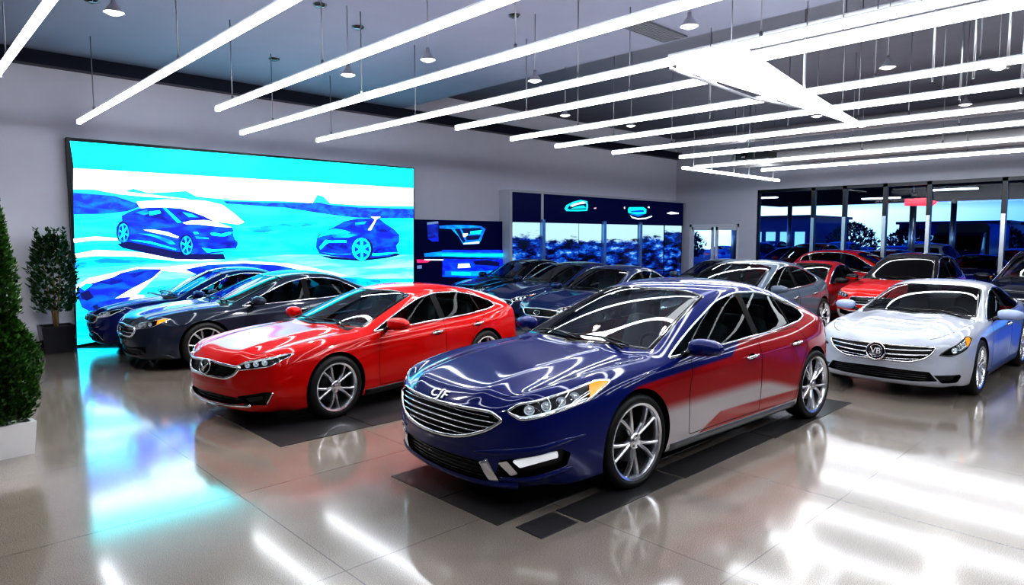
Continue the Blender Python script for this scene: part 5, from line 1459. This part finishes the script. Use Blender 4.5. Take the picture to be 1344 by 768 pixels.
# ---------------------------------------------------------------- cars
def ramp_fac(nt, expr, lo, hi):
    """smooth 0..1 of a linear expression a*x+b*|y|+c*z+d in the car's own coordinates"""
    N = nt.nodes; L = nt.links
    if 'carco' not in N:
        tc = N.new('ShaderNodeTexCoord'); tc.name = 'carco'; sp = N.new('ShaderNodeSeparateXYZ'); sp.name = 'carxyz'; L.new(tc.outputs['Object'], sp.inputs[0])
        ab = N.new('ShaderNodeMath'); ab.operation = 'ABSOLUTE'; ab.name = 'caryabs'; L.new(sp.outputs['Y'], ab.inputs[0])
    sp = N['carxyz']; a, b, c, d = expr
    def mul(sock, k, add=None):
        m = N.new('ShaderNodeMath'); m.operation = 'MULTIPLY_ADD'; m.inputs[1].default_value = k; L.new(sock, m.inputs[0])
        if add is None: m.inputs[2].default_value = d
        else: L.new(add, m.inputs[2])
        return m.outputs[0]
    s = mul(sp.outputs['X'], a); s = mul(N['caryabs'].outputs[0], b, s); s = mul(sp.outputs['Z'], c, s)
    r = N.new('ShaderNodeMapRange'); r.interpolation_type = 'SMOOTHSTEP'; r.inputs[1].default_value = lo; r.inputs[2].default_value = hi; L.new(s, r.inputs[0])
    return r.outputs[0]
def mth(nt, op, a, b):
    m = nt.nodes.new('ShaderNodeMath'); m.operation = op
    for i, v in enumerate((a, b)):
        if isinstance(v, (int, float)): m.inputs[i].default_value = v
        else: nt.links.new(v, m.inputs[i])
    return m.outputs[0]
def mixc(nt, fac, a, b):
    m = nt.nodes.new('ShaderNodeMix'); m.data_type = 'RGBA'; nt.links.new(fac, m.inputs[0])
    for i, v in ((6, a), (7, b)):
        if isinstance(v, tuple): m.inputs[i].default_value = (*v, 1)
        else: nt.links.new(v, m.inputs[i])
    return m.outputs[2]
def layered_paint(name, base, layers, metal=.0, rough=.35):  # coat plus colour layers: two-tone paint and painted reflections
    m = paint(name, base, metal, rough); nt = m.node_tree
    b = [n for n in nt.nodes if n.type == 'BSDF_PRINCIPLED'][0]
    src = b.inputs['Base Color'].links[0].from_socket
    col = src
    for fac_fn, c in layers: col = mixc(nt, fac_fn(nt), col, c)
    nt.links.new(col, b.inputs['Base Color']); return m
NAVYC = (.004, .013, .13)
def red_reflection_fac(nt):  # reflection of a red car, painted into the side colour
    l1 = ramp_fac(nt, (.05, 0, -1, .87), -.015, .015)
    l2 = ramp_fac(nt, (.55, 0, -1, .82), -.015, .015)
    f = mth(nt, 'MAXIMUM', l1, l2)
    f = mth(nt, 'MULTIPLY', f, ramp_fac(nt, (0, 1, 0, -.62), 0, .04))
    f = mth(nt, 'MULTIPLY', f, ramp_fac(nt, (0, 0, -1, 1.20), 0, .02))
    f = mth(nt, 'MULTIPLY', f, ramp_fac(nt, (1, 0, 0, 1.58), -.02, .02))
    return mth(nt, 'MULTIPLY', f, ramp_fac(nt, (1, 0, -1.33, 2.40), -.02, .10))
def floor_reflection_fac(nt):  # pale floor reflection painted into the lower side colour
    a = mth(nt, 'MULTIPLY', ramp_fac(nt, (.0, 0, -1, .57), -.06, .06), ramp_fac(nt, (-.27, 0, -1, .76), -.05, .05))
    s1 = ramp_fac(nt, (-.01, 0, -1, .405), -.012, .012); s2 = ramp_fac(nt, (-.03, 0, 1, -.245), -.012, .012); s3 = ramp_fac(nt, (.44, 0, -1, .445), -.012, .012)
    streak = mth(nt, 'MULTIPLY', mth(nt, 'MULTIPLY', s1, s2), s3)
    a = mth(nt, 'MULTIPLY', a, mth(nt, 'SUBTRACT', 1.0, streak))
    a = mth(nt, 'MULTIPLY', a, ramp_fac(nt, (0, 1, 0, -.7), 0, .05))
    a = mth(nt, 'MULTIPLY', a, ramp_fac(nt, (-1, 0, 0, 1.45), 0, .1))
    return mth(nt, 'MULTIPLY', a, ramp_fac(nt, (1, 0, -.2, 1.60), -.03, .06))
M['p_hero'] = layered_paint('navy_paint_reflections', NAVYC, [(red_reflection_fac, (.30, .005, .008)), (floor_reflection_fac, (.42, .38, .39))])  # navy coat; the red and silver are painted reflections
M['p_red'] = paint('bright_red_paint', (.50, .003, .002))
M['p_grey'] = paint('slate_paint', (.020, .028, .05))
M['p_navy'] = paint('deep_navy_paint', (.006, .016, .12))
M['p_royal'] = paint('royal_blue_paint', (.012, .02, .30))
def blue_reflection_fac(nt):  # blue reflection painted into the colour of the car's sides
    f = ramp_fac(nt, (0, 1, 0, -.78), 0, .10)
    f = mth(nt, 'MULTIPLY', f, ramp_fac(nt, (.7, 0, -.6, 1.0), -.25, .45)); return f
M['p_white'] = layered_paint('silver_white_paint', (.42, .45, .52), [(blue_reflection_fac, (.10, .22, .62))])
M['p_black'] = paint('black_blue_paint', (.006, .009, .02))
M['p_dark'] = paint('midnight_paint', (.008, .016, .06))
M['p_steel'] = paint('gunmetal_paint', (.10, .13, .17))
M['p_pearl'] = paint('pearl_white_paint', (.62, .64, .68))
def top_black(nt): return ramp_fac(nt, (0, 0, 1, -1.12), 0, .02)
def foot_white(nt): return ramp_fac(nt, (0, 0, -1, .50), -.01, .01)
M['p_redblk'] = layered_paint('red_black_white_paint', (.60, .012, .010), [(top_black, (.008, .008, .01)), (foot_white, (.7, .7, .72))])
def side_black(nt): return mth(nt, 'MULTIPLY', ramp_fac(nt, (0, 1, 0, -.80), 0, .03), ramp_fac(nt, (1, 0, 0, 1.7), 0, .1))
M['p_redside'] = layered_paint('red_black_side_paint', (.50, .012, .012), [(side_black, (.008, .009, .014))])
M['p_redsuv'] = paint('crimson_paint', (.48, .010, .016))
OPT = globals()
def put(car, x, y, yaw, label, group=None):
    car.location = (x, y, 0); car.rotation_euler.z = math.radians(yaw); tag(car, label, 'car', group); return car
def dup_car(src, old, new, swap=(), drop=()):
    def cp(o, par):
        if o.name.split('.')[0] in drop: return None
        c = o.copy(); COL.objects.link(c); c.parent = par
        if c.type == 'MESH':
            for sl in c.material_slots:
                for a, b in ((old, new),) + tuple(swap):
                    if sl.material == a: sl.link = 'OBJECT'; sl.material = b; break
        for ch in list(o.children): cp(ch, c)
        return c
    return cp(src, None)
hero = put(build_car('car', dict(HERO, l=1.06, w=1.05, h=1.045), M['p_hero']), 5.48, 3.84, -2.4, 'navy hatchback in front with wide chrome barred grille')
red = put(build_car('car', dict(SEDAN, tail='hatch', l=.93, w=1.0, h=.955, roof=-.06, ax=(-1.36, 1.30)), M['p_red']), 4.62, 7.45, 8.0, 'bright red sedan behind the navy hatchback, with winged badge')
grey = put(build_car('car', dict(GREY, l=.90, w=.98, h=.965, roof=-.03), M['p_grey']), 4.72, 11.1, -1.0, 'slate grey sedan with amber turn signals, left of the red sedan')
white = put(build_car('car', dict(WHITE, l=.98, w=.98, h=.94, roof=-.05), M['p_white']), 11.15, 2.72, 0, 'silver white sedan with round badge and blue reflections painted on its sides at right')
navy = put(build_car('car', dict(NAVY, l=.82, w=.90, h=.95), M['p_navy'], 2), 4.48, 13.03, -2, 'deep navy sedan between the slate grey sedan and the video wall')
suv = put(build_car('car', dict(SUV, l=.96), M['p_black'], 2), 17.4, 2.2, 0, 'black utility car behind the silver white sedan at the right edge')
def lay(src, old, new, x, y, yaw, label, swap=(), sc=1.0, drop=()):
    c = dup_car(src, old, new, swap, drop); put(c, x, y, yaw, label); c.scale = (sc, sc, sc); return c
gm, nm, hm, rm = M['p_grey'], M['p_navy'], M['p_hero'], M['p_red']
lay(navy, nm, M['p_black'], 12.3, 12.62, 0, 'black sedan parked nearest the brand wall in the middle row')
lay(grey, gm, M['p_dark'], 11.6, 10.4, 0, 'midnight sedan second from the brand wall, with a pale windshield')
lay(navy, nm, M['p_dark'], 10.6, 8.35, 0, 'midnight blue sedan whose nose shows between the red sedan and the navy hatchback')
lay(grey, gm, M['p_steel'], 16.2, 9.0, 0, 'gunmetal sedan in the back row left of the glass door')
lay(hero, hm, M['p_steel'], 11.85, 6.15, 0, 'gunmetal hatchback showing its roof right behind the navy hatchback')
lay(navy, nm, M['p_redside'], 16.6, 6.75, 0, 'red car with black sides, just right of the gunmetal hatchback')
lay(suv, M['p_black'], M['p_redblk'], 16.45, 4.55, 0, 'red hood car with black roof and windshield behind the silver white sedan', swap=((M['wglass'], M['gloss_black']),), sc=.93)
lay(suv, M['p_black'], M['p_redsuv'], 20.3, 6.6, 90, 'crimson utility car parked crosswise by the windows', sc=.93)
lay(red, rm, M['p_pearl'], 6.7, 9.42, 3, 'pearl white sedan mostly hidden behind the red sedan', sc=.82, drop=('side_mirror',))
# ---------------------------------------------------------------- outside the windows
M['asphalt'] = pbr('asphalt', (.03, .06, .16), .45, noise=.3, nscale=2)
g = Geo(); g.box((62, 4, -.08), (79, 120, .1)); struct(g, 'ground', [M['asphalt']])
cn = empty('reflection_slab', (30, 4, 0)); tag(cn, 'dark slab outside the end windows, added for the ceiling reflection in the panes', 'reflection_slab')  # added slab, darkens the upper panes like the ceiling reflected in them
g = Geo(); g.box((1, -6, 3.95), (13, 38, .5)); g.obj('slab_body', [pbr('slab_dark', (.006, .010, .05), .8, spec=.1)], cn, False)
for x in (-.62, 5.4):
    for y in (-22, -14, -5, 4, 11.5):
        g = Geo(); g.tube([(x, y, 0), (x, y, 3.75)], .12, 10); g.obj('added_slab_column', [M['mull']], cn)
for k in range(7):
    g = Geo(); g.box((-2 + (k % 2) * 4, -12 + k * 3.6, 3.68), (.25, 1.5, .05)); g.obj('added_streak_strip', [emis('added_streak_glow', (.8, .9, 1), 5)], cn, False)  # strips added for the white streaks in the panes
sg = empty('lot_sign', (24.2, 6.5, 0)); tag(sg, 'small red arrow sign outside the end windows', 'sign')
g = Geo(); g.add([(0, -.45, 2.95), (0, .35, 2.98), (0, .35, 3.2), (0, -.2, 3.22), (0, -.6, 3.08)], [(0, 1, 2, 3, 4)]); g.obj('sign_face', [emis('red_sign', (1, .08, .12), 1.2)], sg, False)
g = Geo(); g.tube([(0, .1, 3.2), (0, .1, 3.7)], .02, 6); g.obj('sign_hanger', [M['wire']], sg)
for (x, y, dx, dy, h, lb) in ((53, 22.3, 8, 4.4, 3.4, 'low blue building seen through the leftmost window'), (63, 13.5, 8, 7, 3.0, 'low dark hall far behind the box truck'), (60, 5.5, 8, 6, 2.8, 'dark shed far beyond the lot at the right edge of the photo')):
    bd = empty('building', (x, y, 0)); tag(bd, lb, 'building')
    g = Geo(); g.box((0, 0, h / 2), (dx, dy, h)); g.obj('building_wall', [pbr('bldg', (.03, .08, .25), .5)], bd, False)
    g = Geo(); g.box((0, 0, h + .1), (dx + .4, dy + .4, .2)); g.obj('roof', [pbr('roof_dark', (.02, .03, .08), .5)], bd, False)
    for k in range(4):
        g = Geo(); g.box((-dx / 2 - .02, -dy / 2 + dy * (k + .5) / 4, h * .5), (.04, dy / 6, h * .4)); g.obj('building_window', [emis('bldg_win', (.3, .7, 1), .8)], bd, False)
cabin = ('seat', 'rear_seat', 'steering_wheel', 'dashboard', 'wiper', 'hood_gap', 'door_gap', 'brake_disc', 'mirror_glass', 'grille_mesh', 'intake_slat', 'lamp_reflector', 'emblem', 'mirror_arm', 'door_handle')
k = 0
M['p_lot'] = paint('bright_blue_paint', (.02, .10, .60))
M['p_sky'] = paint('sky_blue_paint', (.10, .32, .75))
COLS = [M['p_royal'], M['p_lot'], M['p_navy'], M['p_sky'], M['p_redsuv'], M['p_pearl']]
for row, (x, ys) in enumerate(((26.6, (10.9, 8.1, 5.3, 2.5)), (32.2, (16.3, 13.5, 10.7, 7.8, 5.0)), (38.6, (19.8, 17, 14.2, 11.4, 5)), (44.6, (24, 21, 18, 15, 12, 9, 6.2)))):
    for y in ys:
        src, old = ((suv, M['p_black']), (grey, gm), (hero, hm))[(k * 2 + row) % 3]
        c = dup_car(src, old, COLS[(k * 5 + row) % 4 if k % 7 else 4 + row % 2], (), cabin)
        put(c, x + random.uniform(-.08, .08), y, random.choice((0, 180)), 'car parked on the lot outside the end windows', 'cars parked outside'); k += 1
M['leaf3'] = leaf_mat('far_leaf', (.004, .012, .03), (.02, .06, .12))
for i, (x, y, r_, h, lb) in enumerate(((51, 14.0, 1.8, 2.6, 'dark tree beyond the lot under the red arrow sign'), (51, 8.8, 1.8, 2.5, 'wide dark bush beyond the lot, right of the dark box truck'), (50.6, 17.6, 2.0, 2.9, 'dark bush beyond the lot in the third window pane'),
                                     (48, 30, 2.2, 2.7, 'dark bush seen through the glass door'))):
    t = empty('tree', (x, y, 0)); tag(t, lb, 'tree')
    g = Geo(); foliage(g, lambda u: .8 * r_ * (max(0, math.sin(math.pi * (u * .8 + .2))) ** .6), .3, h, 1500, .26, .085, rng); fo = g.obj('foliage', [M['leaf3']], t); fo['kind'] = 'stuff'
    g = Geo(); g.tube([(0, 0, 0), (0, 0, h * .7)], [.12, .04], 8); g.obj('trunk', [M['black']], t)

tk = empty('box_truck', (39.8, 8.1, 0)); tag(tk, 'dark box truck parked outside, seen through the widest pane', 'truck')
g = Geo()
prof = [(-1.1, .55), (-1.1, 2.45), (-.95, 2.62), (.95, 2.62), (1.1, 2.45), (1.1, .55)]
g.add([(-2.2, y, z) for y, z in prof] + [(2.2, y, z) for y, z in prof], [(0, 1, 2, 3, 4, 5)[::-1], (6, 7, 8, 9, 10, 11)] + [(k, (k + 1) % 6, 6 + (k + 1) % 6, 6 + k) for k in range(6)])
flat_by_angle(g.obj('cargo_box', [pbr('truck_box', (.006, .012, .06), .3)], tk), 50)
g = Geo(); P = [(-3.6, .5), (-3.6, 1.2), (-3.3, 1.35), (-2.95, 2.15), (-2.3, 2.2), (-2.3, .5)]
g.add([(x, -1.0, z) for x, z in P] + [(x, 1.0, z) for x, z in P], [(0, 1, 2, 3, 4, 5), (11, 10, 9, 8, 7, 6)] + [(k, 6 + k, 6 + (k + 1) % 6, (k + 1) % 6) for k in range(6)])
g.obj('truck_cab', [pbr('truck_cab', (.01, .02, .10), .25, coat=.6)], tk, False)
g = Geo(); g.add([(-3.31, -.9, 1.38), (-3.31, .9, 1.38), (-2.97, .88, 2.1), (-2.97, -.88, 2.1)], [(0, 3, 2, 1)]); g.obj('truck_windshield', [M['gloss_black']], tk, False)
for x in (-2.8, 1.3):
    for y in (-.9, .9):
        g = Geo(); g.lathe([(.2, -.13), (.42, -.13), (.45, -.06), (.45, .06), (.42, .13), (.2, .13)], c=(x, y, .45), axis='Y', n=24); g.obj('wheel', [M['rubber']], tk)
